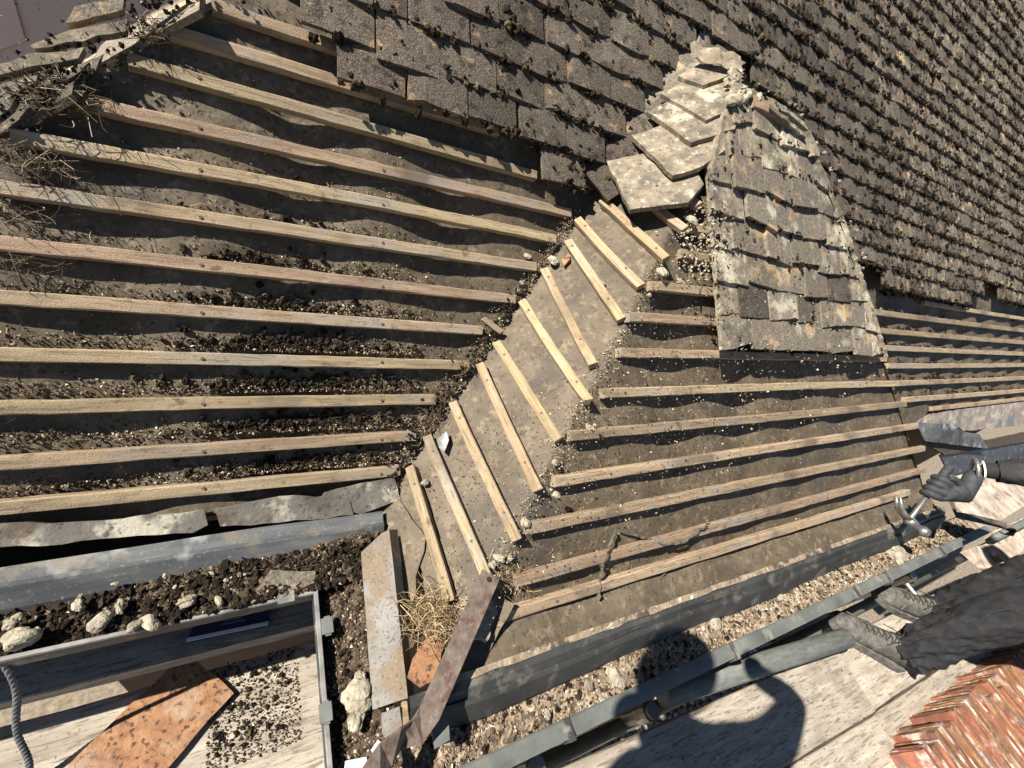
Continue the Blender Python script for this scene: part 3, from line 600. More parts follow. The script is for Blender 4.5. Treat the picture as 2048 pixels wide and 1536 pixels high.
# gutter: one run along the main eaves, round the inner corner, along the side and across the bay front
def run(pts, prof, closed=False):
    path = []; n = len(pts); P = [np.array((*p, 0.0)) for p in pts]
    for i in range(n):
        d0 = nrm(P[i] - P[i - 1]) if i else nrm(P[1] - P[0]); d1 = nrm(P[i + 1] - P[i]) if i < n - 1 else d0
        n0 = np.array((d0[1], -d0[0], 0)); n1 = np.array((d1[1], -d1[0], 0)); b = nrm(n0 + n1); b = b / (b @ n0); path.append((P[i], b, np.array((0, 0, 1.0))))
    return MB().sweep(prof, path, closed)
RIM = -.10
GP = [(-3.2, -.25), (-1.575, -.25), (-1.575, -.700), (1.86, -.700)]
prof = [(-.115, -.125), (-.115, -.138), (-.02, -.138), (0, -.13), (-.001, RIM - .012), (-.006, RIM - .002), (-.004, RIM + .002), (.004, RIM + .001), (.0055, RIM - .012), (.006, -.133), (-.016, -.145), (-.121, -.145), (-.121, -.125)]
gut = obj('gutter', run(GP, prof, True).mesh('gutter'), GUTB, house)
prof = [(-.030, RIM + .0005), (-.026, RIM + .005), (-.004, RIM + .0045), (.010, RIM + .001), (.011, RIM - .02), (.008, RIM - .02), (.0075, RIM - .003), (-.030, RIM - .004)]
obj('gutter_lip', MB().sweep([(a, b) for a, b in prof], [((x, -.700, 0), (0, -1, 0), (0, 0, 1)) for x in np.linspace(-1.56, 1.86, 30)], True).mesh('gutter_lip'), GUT, gut)
mb = run(GP[:3], [(-.0055, RIM + .0022), (-.004, RIM + .0055), (.003, RIM + .0055), (.0048, RIM + .0015)], True); obj('gutter_lip', mb.mesh('gutter_lip'), mat('rim_highlight', [(.3, (.13, .13, .12)), (.7, (.28, .27, .25))], sc=30, rough=.6, bump=.1, speck=[((.1, .09, .075), 14, .55, .66, .8)]), gut)  # thin pale strip on the rim, a light edge highlight painted in
def clip(p, along):
    mb = MB(); mb.box((-.017, -.013, -.004), (.017, .011, .006)); mb.box((-.014, .009, -.03), (.014, .013, .004)); mb.box((-.021, -.006, -.002), (.021, .006, .003))
    return obj('clip', mb.mesh('clip'), GUT, gut, mtx(p, along, np.cross((0, 0, 1.), along), np.array((0, 0, 1.))))
ex, ey = np.array((1., 0, 0)), np.array((0, -1., 0))
for px, py, al in [(572, 1195, ex), (655, 1252, ey), (652, 1425, ey)]: clip(H(RIM + .006).at(px, py), al)
for x in (-1.05, -.42, .35, .62, 1.2):
    mb = MB(); mb.box((-.008, -.012, -.03), (.008, .035, .009)); mb.tube([(0, 0, -.03), (0, .03, -.14)], .009, 8); obj('clip', mb.mesh('clip'), GUTB, gut, (x, -.705, RIM))
def soil(name, x0, x1, y0, y1, zf, mt, st=.008, seed=0, label='', cat='soil'):
    X, Y = np.meshgrid(np.arange(x0, x1, st), np.arange(y0, y1 + .001, st)); Z = zf(X, Y) + .006 * noise(X, Y, 22, seed) + .004 * noise(X, Y, 60, seed + 1) + rng.normal(size=X.shape) * .0016
    W = np.stack([X, Y, Z], -1).reshape(-1, 3); nb, na = X.shape; idx = np.arange(na * nb).reshape(nb, na); q = np.stack([idx[:-1, :-1], idx[:-1, 1:], idx[1:, 1:], idx[1:, :-1]], -1).reshape(-1, 4)
    return obj(name, fast_mesh(name, W, np.concatenate([q[:, [0, 1, 2]], q[:, [0, 2, 3]]])), mt, kind='stuff', label=label, cat=cat), (lambda x, y: zf(x, y) + .006 * noise(x, y, 22, seed))
zA = lambda x, y: -.112 + .022 * np.clip((np.asarray(x) + 2.05) / .3, 0, 1) + .05 * np.clip((np.asarray(y) + .19) / .08, 0, 1) * np.clip((np.asarray(x) + 1.62) / .15, 0, 1) + 0 * y
_, zA2 = soil('gutter_soil', -3.15, -1.40, -.246, -.14, zA, SOIL, seed=1, label='dark crumbly soil and moss filling the left gutter')
zB = lambda x, y: -.135 + .05 * np.clip((np.asarray(x) + 1.56) / .09, 0, 1) + 0 * y
_, zB2 = soil('gutter_soil', -1.57, -1.44, -.70, -.14, zB, SOIL, seed=2, label='brown soil filling the short gutter beside the grey sheet')
zC = lambda x, y: -.116 + .006 * np.sin(np.asarray(x) * 7) + 0 * y
_, zC2 = soil('gutter_soil', -1.44, 1.80, -.674, -.585, zC, SOILP, seed=3, label='pale gritty silt and lichen filling the front gutter')
def zgrit(n, x0, x1, y0, y1, zf, sz, variants, flat=None):
    X = rng.uniform(x0, x1, n); Y = rng.uniform(y0, y1, n); P = np.stack([X, Y, zf(X, Y) + .001], -1); return scatter(P, rng.uniform(*sz, n) * rng.uniform(.4, 1, n), variants)
for (n, a, zf, mt, lab) in ((5200, (-2.3, -1.44, -.246, -.145), zA2, DARKGRIT, 'dark crumbs of moss and soil in the left gutter'), (3600, (-1.565, -1.445, -.70, -.15), zB2, DARKGRIT, 'brown crumbs and grit beside the grey sheet'),
                          (9000, (-1.44, 1.75, -.674, -.585), zC2, GRIT, 'pale grit and lichen flakes in the front gutter')):
    V, T = zgrit(n, *a, zf, (.0015, .006), CHIPV); obj('grit', fast_mesh('grit', V, T), mt, kind='stuff', label=lab, cat='grit')
V, T = zgrit(1300, -2.3, -1.44, -.246, -.15, zA2, (.004, .011), MOSSN); obj('moss_litter', fast_mesh('moss_litter', V, T), MOSS, kind='stuff', label='lumps of dark moss heaped in the left gutter', cat='moss')
V, T = zgrit(420, -1.4, 1.7, -.674, -.59, zC2, (.003, .009), MOSSN); obj('moss_litter', fast_mesh('moss_litter2', V, T), MOSS, kind='stuff', label='brown moss patches in the front gutter', cat='moss')
V, T = zgrit(300, -1.56, -1.45, -.70, -.15, zB2, (.003, .009), MOSSN); obj('moss_litter', fast_mesh('moss_litter3', V, T), MOSS, kind='stuff', label='moss lumps in the short side gutter', cat='moss')
# pale mortar lumps
def lump(p, r, mt, label, group, asp=(1, .75, .55), name='mortar_lump', seed=None):
    V, T = stony(ICO3, 1)[0]; W = V * np.array(asp) * r * rng.uniform(.8, 1.2, 3)
    a = rng.uniform(0, 6.28); c, s_ = math.cos(a), math.sin(a); W = W @ np.array(((c, s_, 0), (-s_, c, 0), (0, 0, 1)))
    return obj(name, fast_mesh(name, W, T), mt, None, tuple(map(float, p)), label, 'mortar', group)
for (px, py, r) in [(45, 1278, 46), (25, 1245, 22), (155, 1212, 18), (200, 1248, 32), (240, 1215, 20), (232, 1168, 9), (330, 1153, 10), (375, 1203, 27), (440, 1205, 17), (300, 1245, 30), (270, 1252, 26), (160, 1195, 9), (425, 1148, 8), (452, 1162, 9), (75, 1262, 12), (350, 1175, 8), (490, 1150, 7)]:
    p = H(-.085).at(px, py); d = np.linalg.norm(p - CAM); lump(p + np.array((0, 0, .004)), r / FPX * d * .47, MORT, 'pale broken mortar lump lying on the dark soil of the left gutter', 'mortar lumps in the left gutter', (1, .62, .5))
for (px, py, r) in [(720, 1390, 26), (712, 1440, 14), (722, 1365, 13)]:
    p = H(-.08).at(px, py); lump(p, r / FPX * 1.3, MORT, 'sandy mortar lump beside the lower end of the grey sheet', 'mortar lumps beside the grey sheet')
for (px, py, r) in [(1225, 1350, 20), (1240, 1365, 14), (1180, 1370, 11), (1432, 1245, 16), (1095, 1430, 9), (1205, 1400, 8), (1795, 1108, 28), (1805, 1130, 12), (1560, 1195, 9), (1385, 1265, 8), (1520, 1215, 8), (1640, 1170, 7), (1350, 1300, 7), (1700, 1150, 8)]:
    p = H(-.11).at(px, py); d = np.linalg.norm(p - CAM); lump(p, r / FPX * d * .8, MORT, 'pale flake of mortar lying in the silt of the front gutter', 'mortar flakes in the front gutter', (1, .8, .35))
# ------------------------------------------------------------------ eaves bits on the left: undercloak strips
def slab(name, px, pl, off, th, mt, label=None, cat=None, amp=.002, step=.03, parent=None, group=None):
    P = [pl.at(x, y, off) for x, y in px]
    if amp: P = rough_poly(P, amp, step)
    V, F = prism(P, th); c = np.mean(V, axis=0); return obj(name, mesh(name, [np.array(v) - c for v in V], F), mt, parent, tuple(map(float, c)), label, cat, group)
UC = Plane((0, -.035, -.028), (1, 0, 0), (0, .8, .6))
slab('undercloak_strip', [(-80, 1062), (0, 1050), (200, 1043), (408, 1020), (415, 1050), (385, 1065), (200, 1078), (80, 1092), (-80, 1102)], UC, 0, .012, SLATE, parent=house)
slab('undercloak_strip', [(430, 1018), (560, 992), (700, 1000), (706, 1030), (560, 1045), (440, 1052)], UC, .004, .012, SLATE, parent=house)
slab('undercloak_strip', [(650, 985), (790, 955), (800, 1000), (720, 1030), (640, 1000)], UC, .002, .012, SLATE, parent=house)
mb = MB(); mb.box((-3.1, -.06, -.17), (-1.3, .0, -.165)); obj('eaves_void_black', mb.mesh('eaves_void_black'), BLACKM, house)  # black board added so the gap under the eaves reads as dark void
# dust felt flap at the corner of the bay
for q, o_ in (([(740, 1020), (790, 990), (850, 1075), (830, 1180), (810, 1240), (780, 1075)], -.02), ([(850, 1095), (925, 1090), (945, 1170), (930, 1260), (880, 1250), (905, 1200)], -.03), ([(800, 1060), (840, 1150), (905, 1330), (960, 1330), (1000, 1260), (1030, 1210), (900, 1120)], -.055)):
    slab('felt_flap', q, SIDE, o_, .004, FELT, parent=house, amp=.003)
slab('eaves_board', [(900, 1225), (1000, 1215), (1060, 1260), (1000, 1330), (930, 1370), (880, 1340)], H(-.06), 0, .02, SLATE, parent=house)
# rusty strap
def ribbon(name, pts, wd, th, mt, ups=None, **k):
    pts = [np.asarray(p, float) for p in pts]; mb = MB(); path = []
    for i, p in enumerate(pts):
        d = nrm(pts[min(i + 1, len(pts) - 1)] - pts[max(i - 1, 0)]); u = nrm(ups[i] if ups else (0, 0, 1.)); s_ = nrm(np.cross(d, u)); u = np.cross(s_, d); path.append((p, s_, u))
    w2, t2 = wd / 2, th / 2; mb.sweep([(-w2, -t2), (w2, -t2), (w2, t2), (-w2, t2)], path, True); return obj(name, mb.mesh(name), mt, **k)
pp = lambda z, x, y: H(z).at(x, y)
p0, p1 = pp(.075, 982, 1148), pp(-.01, 858, 1428)
pts = [p0 * (1 - t) + p1 * t for t in np.linspace(0, 1, 6)] + [pp(-.015, 835, 1462), pp(-.01, 800, 1478), pp(.0, 770, 1510), pp(.01, 740, 1560)]
up = [(.1, 0, 1)] * 6 + [(.3, -.3, .9), (.5, -.7, .6), (.3, -.3, .9), (.1, 0, 1)]
st = ribbon('steel_strap', pts, .047, .006, RUST, up, label='long rusty steel strap propped over the corner of the bay', cat='strap')
hb = MB(); hb.tube([(0, 0, -.001), (0, 0, .0012)], .006, 10); obj('bolt_hole', hb.mesh('bolt_hole'), BLACKM, st, tuple(p0 + (p1 - p0) * .05 + np.array((0, 0, .0045))))
slab('broken_tile', [(868, 1256), (884, 1290), (876, 1358), (845, 1374), (818, 1355), (828, 1315)], H(-.02), 0, .014, CLAY, 'broken orange clay tile piece beside the rusty strap', 'tile')
slab('mortar_slab', [(986, 1184), (1003, 1200), (988, 1240), (975, 1280), (944, 1278), (960, 1230)], H(.0), 0, .02, MORT, 'long pale mortar slab beside the upper end of the rusty strap', 'mortar', .003, .015)
slab('timber_offcut', [(768, 1425), (798, 1412), (806, 1462), (780, 1482), (770, 1460)], H(-.05), 0, .03, SHEET, 'short whitish timber offcut below the grey sheet', 'timber', .0008)
slab('timber_offcut', [(806, 1402), (814, 1402), (818, 1442), (850, 1424), (852, 1434), (806, 1456)], H(-.05), 0, .02, BATP, 'pale L shaped timber end under the rusty strap', 'timber', 0)
slab('plastic_tab', [(862, 1450), (897, 1436), (900, 1480), (870, 1498)], H(-.05), 0, .006, GUT, 'grey plastic tab at the cut end of the front tray', 'plastic piece', .0006)
slab('paper_scrap', [(690, 1522), (732, 1514), (745, 1560), (685, 1570)], H(-.07), 0, .002, mat('white_paper', [(.3, (.72, .72, .72)), (.7, (.8, .8, .8))], rough=.7, bump=.05), 'crumpled white paper scrap at the bottom edge of the gutter', 'paper', .001)
slab('plastic_scrap', [(742, 1500), (756, 1480), (766, 1488), (752, 1514)], H(-.06), 0, .004, bpy.data.materials['white_paper'], 'small white plastic scrap left of the strap bend', 'plastic piece', .0005)
slab('broken_tile', [(500, 1200), (540, 1140), (632, 1142), (628, 1165), (560, 1190)], Plane((-1.6, -.22, -.085), (1, 0, 0), (0, .9, .35)), 0, .014, TILEL, 'broken grey tile leaning in the soil at the gutter corner', 'tile', .002)
# dirt and moss heaped on the felt above the battens, in the valley and on the flaps
def on(pl, a, b, c): return pl.w(np.asarray(a), np.asarray(b), np.asarray(c))
P = []; Sz = []; Pm = []; Sm = []
for n in range(0, 8):
    k = [2400, 2900, 2500, 2200, 1300, 800, 500, 320][n]; x = np.where(rng.random(k) < .6, rng.normal(-1.52, .14, k), rng.uniform(-2.25, -1.35, k)); s_ = n * G + .017 + np.abs(rng.normal(0, .019, k))
    lim = bay_left(s_ / G) - .0; ok = x < lim; x, s_ = x[ok], s_[ok]; z = sag(x, s_) + np.clip(.022 - (s_ - n * G) * .45, 0, .02) * rng.random(len(x)) + .001
    P.append(on(MAIN, x, s_, z)); Sz.append(rng.uniform(.0009, .0032, len(x)))
    k2 = [190, 380, 330, 340, 120, 60, 20, 10][n]; x = rng.normal(-1.56 - .04 * n * .3, .11, k2); s_ = n * G + .022 + np.abs(rng.normal(0, .017, k2)); ok = x < bay_left(s_ / G) - .01; x, s_ = x[ok], s_[ok]
    Pm.append(on(MAIN, x, s_, sag(x, s_) + .006)); Sm.append(rng.uniform(.004, .0125, len(x)))
k = 2600; n = rng.uniform(-.4, 8.2, k); sp = np.where(n < 5, .032, .018); x = bay_left(n) - np.abs(rng.normal(0, 1, k)) * sp + .01; P.append(on(MAIN, x, n * G, -.018 + .016 * rng.random(k))); Sz.append(rng.uniform(.001, .0038, k) * rng.uniform(.5, 1.2, k))
V, T = scatter(np.concatenate(P), np.concatenate(Sz), CHIPV); obj('grit', fast_mesh('grit_main', V, T), GRIT, kind='stuff', label='grit and crumbs lying above the battens and down the valley', cat='grit')
k = 160; n = rng.uniform(-.3, 5.5, k); Pm.append(on(MAIN, bay_left(n) - np.abs(rng.normal(0, .03, k)), n * G, .0)); Sm.append(rng.uniform(.003, .009, k))
V, T = scatter(np.concatenate(Pm), np.concatenate(Sm) * .62, MOSSN); obj('moss_litter', fast_mesh('moss_main', V, T), MOSS, kind='stuff', label='dark moss clumps caught above the left battens', cat='moss')
# fine litter everywhere on the felts
P = []
k = 3600; x = rng.uniform(-2.6, -.6, k); s_ = rng.uniform(-.03, 1.15, k); ok = (x < bay_left(s_ / G)); x, s_ = x[ok], s_[ok]; P.append(on(MAIN, x, s_, sag(x, s_) + .001))
k = 2600; a = rng.uniform(0, .45, k); b = rng.uniform(-.03, 1.2, k); P.append(on(SIDE, a, b, np.full(k, -.024)) + SIDE.u * (b * 0)[:, None])
k = 2400; z = rng.uniform(-.03, .75, k); x = rng.uniform(-1.3, 1.3, k); ok = (x > left_hip_x(z)) & (x < hip_right_x(z)); x, z = x[ok], z[ok]; b = z * GF / SA; P.append(on(FRONT, x, b, sag(x, b, 3, .36, -.75, .013) + .001))
k = 2600; x = rng.uniform(1.4, 4.2, k); s_ = np.round(rng.uniform(.6, 7, k)) * G + .33 * G + np.abs(rng.normal(0, .018, k)); P.append(on(MAIN, x, s_, sag(x, s_) + .003))
P = np.concatenate(P); V, T = scatter(P, rng.uniform(.0008, .0028, len(P)), CHIPV); obj('grit', fast_mesh('grit_fine', V, T), GRIT, kind='stuff', label='fine pale litter scattered over the bare felt', cat='grit')
k = 420; x = rng.uniform(1.45, 4.2, k); s_ = np.round(rng.uniform(.6, 7, k)) * G + .33 * G + .02 + np.abs(rng.normal(0, .012, k)); P = on(MAIN, x, s_, sag(x, s_) + .008)
V, T = scatter(P, rng.uniform(.006, .02, k) * rng.uniform(.5, 1, k), MOSSV); obj('moss_litter', fast_mesh('moss_right', V, T), MOSS, kind='stuff', label='moss lumps above the battens beyond the bay', cat='moss')
# mortar dust along the hip
k = 900; n = rng.uniform(0, 9, k); P = np.array([LHIP(q) for q in n]) + SIDE.n * -.016; P = P + np.outer(rng.normal(0, .02, k), SIDE.u) + np.outer(rng.normal(0, .012, k), (0, 0, 1)) * .3 - np.outer(np.abs(rng.normal(0, .03, k)), SIDE.v) * .5
MGR = isl_mat('mortar_crumbs', [(0, (.15, .12, .08)), (.6, (.33, .28, .19)), (1, (.58, .52, .39))])
V, T = scatter(P, rng.uniform(.0008, .003, k), CHIPV); obj('mortar_crumbs', fast_mesh('mortar_crumbs', V, T), MGR, kind='stuff', label='pale mortar crumbs strewn along the stripped hip', cat='mortar crumbs')
k = 420; n = rng.uniform(9, 13, k); P = np.array([SIDE.at(*q) for q in zip(rng.normal(1395, 30, k), rng.uniform(395, 560, k))]) - SIDE.n * .012
V, T = scatter(P, rng.uniform(.001, .005, k), CHIPV); obj('mortar_crumbs', fast_mesh('mortar_crumbs2', V, T), MGR, kind='stuff', label='mortar rubble under the cut tiles at the top of the hip', cat='mortar crumbs')
for (px, py, r, pl) in [(1325, 545, 17, SIDE), (1362, 562, 10, FRONT), (1108, 520, 15, SIDE), (1055, 513, 10, MAIN), (1045, 565, 9, MAIN), (1040, 582, 7, MAIN), (1180, 858, 16, FRONT), (1110, 925, 12, FRONT), (1112, 990, 12, SIDE), (1050, 1045, 14, SIDE), (1000, 1115, 14, SIDE), (985, 1130, 12, SIDE), (850, 965, 9, SIDE), (885, 905, 10, MAIN), (1300, 590, 7, FRONT), (1385, 440, 15, SIDE), (1400, 470, 12, FRONT), (1205, 565, 7, SIDE), (1190, 850, 7, SIDE), (1020, 1115, 10, FRONT)]:
    p = pl.at(px, py, -.012); d = np.linalg.norm(p - CAM); lump(p, r / FPX * d * .8, MORT, 'small cream mortar crumb beside the bare hip or valley of the bay', 'mortar crumbs beside the hip and valley', (1, .75, .5))
slab('terracotta_chip', [(1122, 520), (1138, 505), (1140, 518), (1128, 532)], SIDE, -.01, .008, CLAY, 'small orange terracotta chip at the valley edge', 'tile chip', 0)
slab('batten_offcut', [(964, 640), (972, 634), (1008, 660), (1000, 668)], MAIN, .012, .012, BATP, 'short pale batten offcut lying across the valley', 'timber', .0008)
slab('felt_scrap', [(873, 880), (893, 862), (898, 880), (888, 905), (878, 895)], SIDE, .0, .004, TRAYW, 'small grey scrap lying at the lower valley', 'felt scrap', .001)
# straw nest and root tangles
def tangle(name, cs, n, L, wd, mt, label, cat, lift=.0):
    P = []; D = []
    for c, sp, k in cs:
        for _ in range(k): P.append(np.asarray(c) + rng.normal(size=3) * np.asarray(sp)); D.append(rng.normal(size=3) * np.array((1, 1, .45)))
    V, T = strands(P, D, rng.uniform(L[0], L[1], len(P)), wd, .35); return obj(name, fast_mesh(name, V, T), mt, kind='stuff', label=label, cat=cat)
tangle('straw_nest', [(pp(-.02, 862, 1225), (.028, .03, .010), 330), (pp(-.02, 880, 1260), (.02, .02, .008), 120), (pp(.03, 1005, 1125), (.026, .026, .010), 200), (pp(.03, 985, 1085), (.014, .02, .014), 40), (pp(.02, 1030, 1150), (.015, .03, .012), 60)], 0, (.02, .07), .0009, STRAW, 'pulled apart straw nest at the bottom corner of the bay', 'nest')
tangle('root_tangle', [(MAIN.at(110, 185, .0), (.035, .03, .012), 330), (MAIN.at(60, 320, -.005), (.03, .02, .006), 120), (MAIN.at(40, 420, -.01), (.03, .02, .004), 60), (MAIN.at(50, 520, -.01), (.025, .012, .003), 40), (MAIN.at(290, 55, .0), (.02, .02, .012), 60)], 0, (.03, .09), .0008, ROOTS, 'dry root tangle matted at the left ends of the battens', 'roots')
tangle('root_tangle', [(MAIN.at(930, 725, .004), (.014, .014, .006), 60), (MAIN.at(860, 830, .0), (.02, .02, .006), 70), (MAIN.at(790, 965, -.01), (.018, .018, .008), 90), (MAIN.at(770, 1010, -.02), (.02, .012, .01), 60)], 0, (.015, .05), .0006, ROOTS, 'dark fibrous roots caught in the lower valley', 'roots')
k = 500; x = rng.uniform(-2.5, -1.3, k); s_ = rng.uniform(-.03, 1.0, k); P1 = on(MAIN, x, s_, sag(x, s_) + .002); z = rng.uniform(-.03, .7, k); x = rng.uniform(-1.2, 1.1, k); ok = (x > left_hip_x(z)) & (x < hip_right_x(z)); b = z[ok] * GF / SA
P2 = on(FRONT, x[ok], b, sag(x[ok], b, 3, .36, -.75, .013) + .002); PP = np.concatenate([P1, P2]); D = rng.normal(size=PP.shape) * np.array((1, .6, .5))
V, T = strands(PP, D, rng.uniform(.006, .03, len(PP)), .0006); obj('straw_litter', fast_mesh('straw_litter', V, T), STRAW, kind='stuff', label='loose straw and twig bits strewn over the felt', cat='straw')
# torn fibrous strips on the front slope
def torn(px, wd, off, label):
    P = [FRONT.at(x, y, o) for (x, y), o in zip(px, off)]; pts = []
    for i in range(len(P) - 1):
        for t in np.linspace(0, 1, 7)[:-1]: pts.append(P[i] * (1 - t) + P[i + 1] * t + rng.normal(size=3) * .0018)
    mb = MB(); mb.tube(pts, [wd * rng.uniform(.6, 1.3) for _ in pts], 6, True, .45); return obj('felt_strip', mb.mesh('felt_strip'), mat('torn_felt' + str(len(bpy.data.materials)), [(.3, (.05, .042, .032)), (.7, (.15, .125, .095))], sc=60, rough=.95, bump=.8), label=label, cat='felt strip')
torn([(1232, 1062), (1218, 1098), (1205, 1130), (1200, 1165), (1198, 1205)], .006, (-.005, .006, .006, -.004, .004), 'torn dark felt strand hanging over the two lowest front battens')
torn([(1240, 1062), (1290, 1075), (1330, 1090), (1370, 1082), (1412, 1052), (1418, 1035)], .004, (-.01, -.012, .005, .008, .006, .004), 'frayed dark strand trailing along the second front batten')
torn([(1310, 1180), (1318, 1160), (1338, 1135)], .003, (-.01, -.008, -.01), 'short curl of torn felt near the front eaves')
# ------------------------------------------------------------------ right-hand eaves bits
WTH = mat('weathered_strip', [(.3, (.17, .125, .1)), (.55, (.32, .27, .22)), (.8, (.6, .57, .5))], sc=9, det=8, rough=.8, bump=.4, bsc=60, st=(1, 2, 2), speck=[((.12, .14, .16), 4, .54, .62, .8)])
slab('eaves_strip', [(1826, 850), (1862, 828), (1960, 812), (2048, 803), (2120, 798), (2120, 842), (2048, 850), (1930, 862), (1905, 848), (1880, 848)], MAIN, -.01, .008, WTH, parent=house)
slab('tray_offcut', [(1832, 846), (1905, 848), (1930, 864), (1958, 868), (1978, 897), (1940, 893), (1850, 882)], MAIN, .004, .005, TRAYW, 'loose dark plastic tray offcut at the right end of the bay eaves', 'tray offcut', .0008)
slab('eaves_soil', [(1850, 885), (1980, 880), (2120, 850), (2120, 872), (1890, 910)], MAIN, -.03, .02, SOIL, parent=house)
slab('gutter_trough', [(1880, 910), (2048, 872), (2140, 850), (2140, 905), (2048, 925), (1960, 960), (1900, 950)], MAIN, -.05, .01, GUTB, parent=house)
A, B = MAIN.at(1890, 907, -.045), MAIN.at(2140, 850, -.045); mb = MB(); mb.tube([A, B], .005, 6); obj('gutter_rim', mb.mesh('gutter_rim'), GUT, house)
for q, lab, z in (([(1915, 1002), (2048, 935), (2150, 890), (2150, 962), (2048, 1012), (1978, 1056)], 'bleached brown board lying beyond the bent bar', -.33), ([(1880, 960), (1940, 945), (2048, 925), (2150, 885), (2048, 938), (1915, 1000)], 'bleached board beside the dark gutter', -.36),
                  ([(1978, 1066), (2060, 1030), (2150, 1000), (2150, 1120), (2048, 1130), (1990, 1110)], 'pale scaffold board to the right of the bent bar', BOARDZ), ([(1930, 1100), (1990, 1082), (2048, 1130), (2100, 1190), (1990, 1150)], 'stained board end behind the worker', BOARDZ - .03)):
    slab('scaffold_board', q, H(z), 0, .035, mat('bleached' + str(len(bpy.data.materials)), [(.3, (.22, .16, .12)), (.55, (.45, .38, .3)), (.8, (.68, .62, .52))], sc=10, det=8, rough=.9, bump=.5, bsc=50, speck=[((.14, .1, .085), 12, .55, .65, .7)]), lab, 'board', .001)
ribbon('bent_bar', [pp(.02, 1896, 975), pp(.0, 1905, 1010), pp(-.005, 1913, 1030), pp(.0, 1945, 1036), pp(.01, 1985, 1045), pp(.02, 2012, 1052), pp(.02, 2026, 1062), pp(.005, 2018, 1070), pp(-.005, 2004, 1066)], .038, .006, mat('bent_bar', [(.3, (.035, .028, .024)), (.55, (.1, .08, .065)), (.8, (.27, .22, .17))], sc=16, rough=.6, bump=.3),
       [(0, -.3, 1)] * 5 + [(0, -.6, .7), (.6, -.6, .3), (-.2, -.6, -.5), (-.3, -.4, -.8)], label='bent dark metal bar curling up at the end of the front gutter', cat='bar')
mb = MB(); mb.tube([pp(-.36, 1990, 1075), pp(-.36, 2120, 1010)], .024, 14); obj('scaffold_tube', mb.mesh('scaffold_tube', True), GALV, label='short grey scaffold tube crossing behind the bent bar', cat='tube')
# ------------------------------------------------------------------ scaffold boards, pipe, tubes
def board(x0, y0, x1, y1, wd, z, label, th=.036, seed=0):
    A, B = np.array((x0, y0, z)), np.array((x1, y1, z)); L = np.linalg.norm(B - A); r = np.random.default_rng(seed); n = max(4, int(L / .08)); V = []; F = []; c = .003
    prof = [(-wd / 2 + c, 0), (0, .0008), (wd / 2 - c, 0), (wd / 2, -c), (wd / 2, -th), (-wd / 2, -th), (-wd / 2, -c)]; k = len(prof)
    for i in range(n + 1):
        for y, q in prof: V.append(((i / n - .5) * L + (r.normal() * .0015 if i in (0, n) else 0), y + r.normal() * .0008, q + r.normal() * .0005))
    for i in range(n):
        for j in range(k): F.append((i * k + j, (i + 1) * k + j, (i + 1) * k + (j + 1) % k, i * k + (j + 1) % k))
    F += [tuple(range(k)), tuple(n * k + j for j in range(k))[::-1]]; x = nrm(B - A); y = np.cross((0, 0, 1.), x)
    return obj('scaffold_board', mesh('scaffold_board', V, F), BOARD, None, mtx((A + B) / 2, x, y, np.array((0, 0, 1.))), label, 'board')
zb = BOARDZ; ZR = -.30
board(-1.50, -.855, .32, -.945, .215, ZR, 'pale scaffold board under the shadow, nearest the front gutter', seed=1)
board(-1.50, -1.076, .285, -1.166, .215, ZR, 'scaffold board at the bottom edge beside the tile stack', seed=2)
board(.05, -.93, 3.2, -1.03, .235, ZR - .038, 'worn scaffold board under the boots', seed=3)
board(.0, -1.17, 3.2, -1.26, .225, ZR - .038, 'scaffold board carrying the stack of orange tiles', seed=4)
board(-.05, -1.41, 3.2, -1.49, .225, ZR - .038, 'outermost scaffold board behind the orange tile stack', seed=5)
board(-1.5, -1.30, .25, -1.40, .215, ZR, 'scaffold board in the bottom corner behind the photographer', seed=6)
zl = -.42
board(-3.2, -.405, -1.50, -.388, .215, zl, 'speckled left scaffold board half in the gutter shade', seed=7)
board(-3.2, -.63, -1.50, -.605, .222, zl, 'yellowish left scaffold board along the bottom edge', seed=8)
board(-3.2, -.155, -1.50, -.155, .215, -.34, 'dark shaded plank under the left gutter', th=.05, seed=9)
board(-3.2, -.86, -1.5, -.83, .22, zl, 'left scaffold board behind the photographer', seed=10)
A, B = pp(-.235, 1340, 1385), pp(-.235, 1692, 1276); mb = MB(); d = nrm(B - A); 
o = mtx(A, d, np.cross((0, 0, 1.), d), np.array((0, 0, 1.))); L = np.linalg.norm(B - A); ys = []
V = []; F = []; sg = 20
for (x, r) in ((-.03, .0), (-.03, .035), (L - .004, .035), (L, .034), (L, .030), (L - .25, .030)):
    for k in range(sg): V.append((x, r * math.cos(k * 2 * math.pi / sg), r * math.sin(k * 2 * math.pi / sg)))
for i in range(5):
    for k in range(sg): F.append((i * sg + k, i * sg + (k + 1) % sg, (i + 1) * sg + (k + 1) % sg, (i + 1) * sg + k))
F.append(tuple(5 * sg + k for k in range(sg))); pe = mesh('pipe', V, F, True)
obj('scaffold_tube', pe, GALV, None, o, 'thick scuffed grey tube lying along the board edge by the boots', 'tube')
for (px, py) in ((1302, 1422), (1072, 1535), (1822, 1150)):
    p = pp(-.37, px, py); mb = MB(); mb.tube([p + np.array((0, 0, .012)), p + np.array((0, 0, -2.2))], .024, 14); mb.tube([p + np.array((0, 0, .0)), p + np.array((0, 0, -.06))], .031, 14); mb.tube([p + np.array((0, .09, -.05)), p + np.array((0, -.2, -.05))], .012, 8)
    obj('scaffold_standard', mb.mesh('scaffold_standard', False), STEEL, label={1302: 'bright scaffold upright end in the gap by the shadow', 1072: 'scaffold upright end in the gap at the bottom edge', 1822: 'bright scaffold upright end behind the rear boot'}[px], cat='tube')
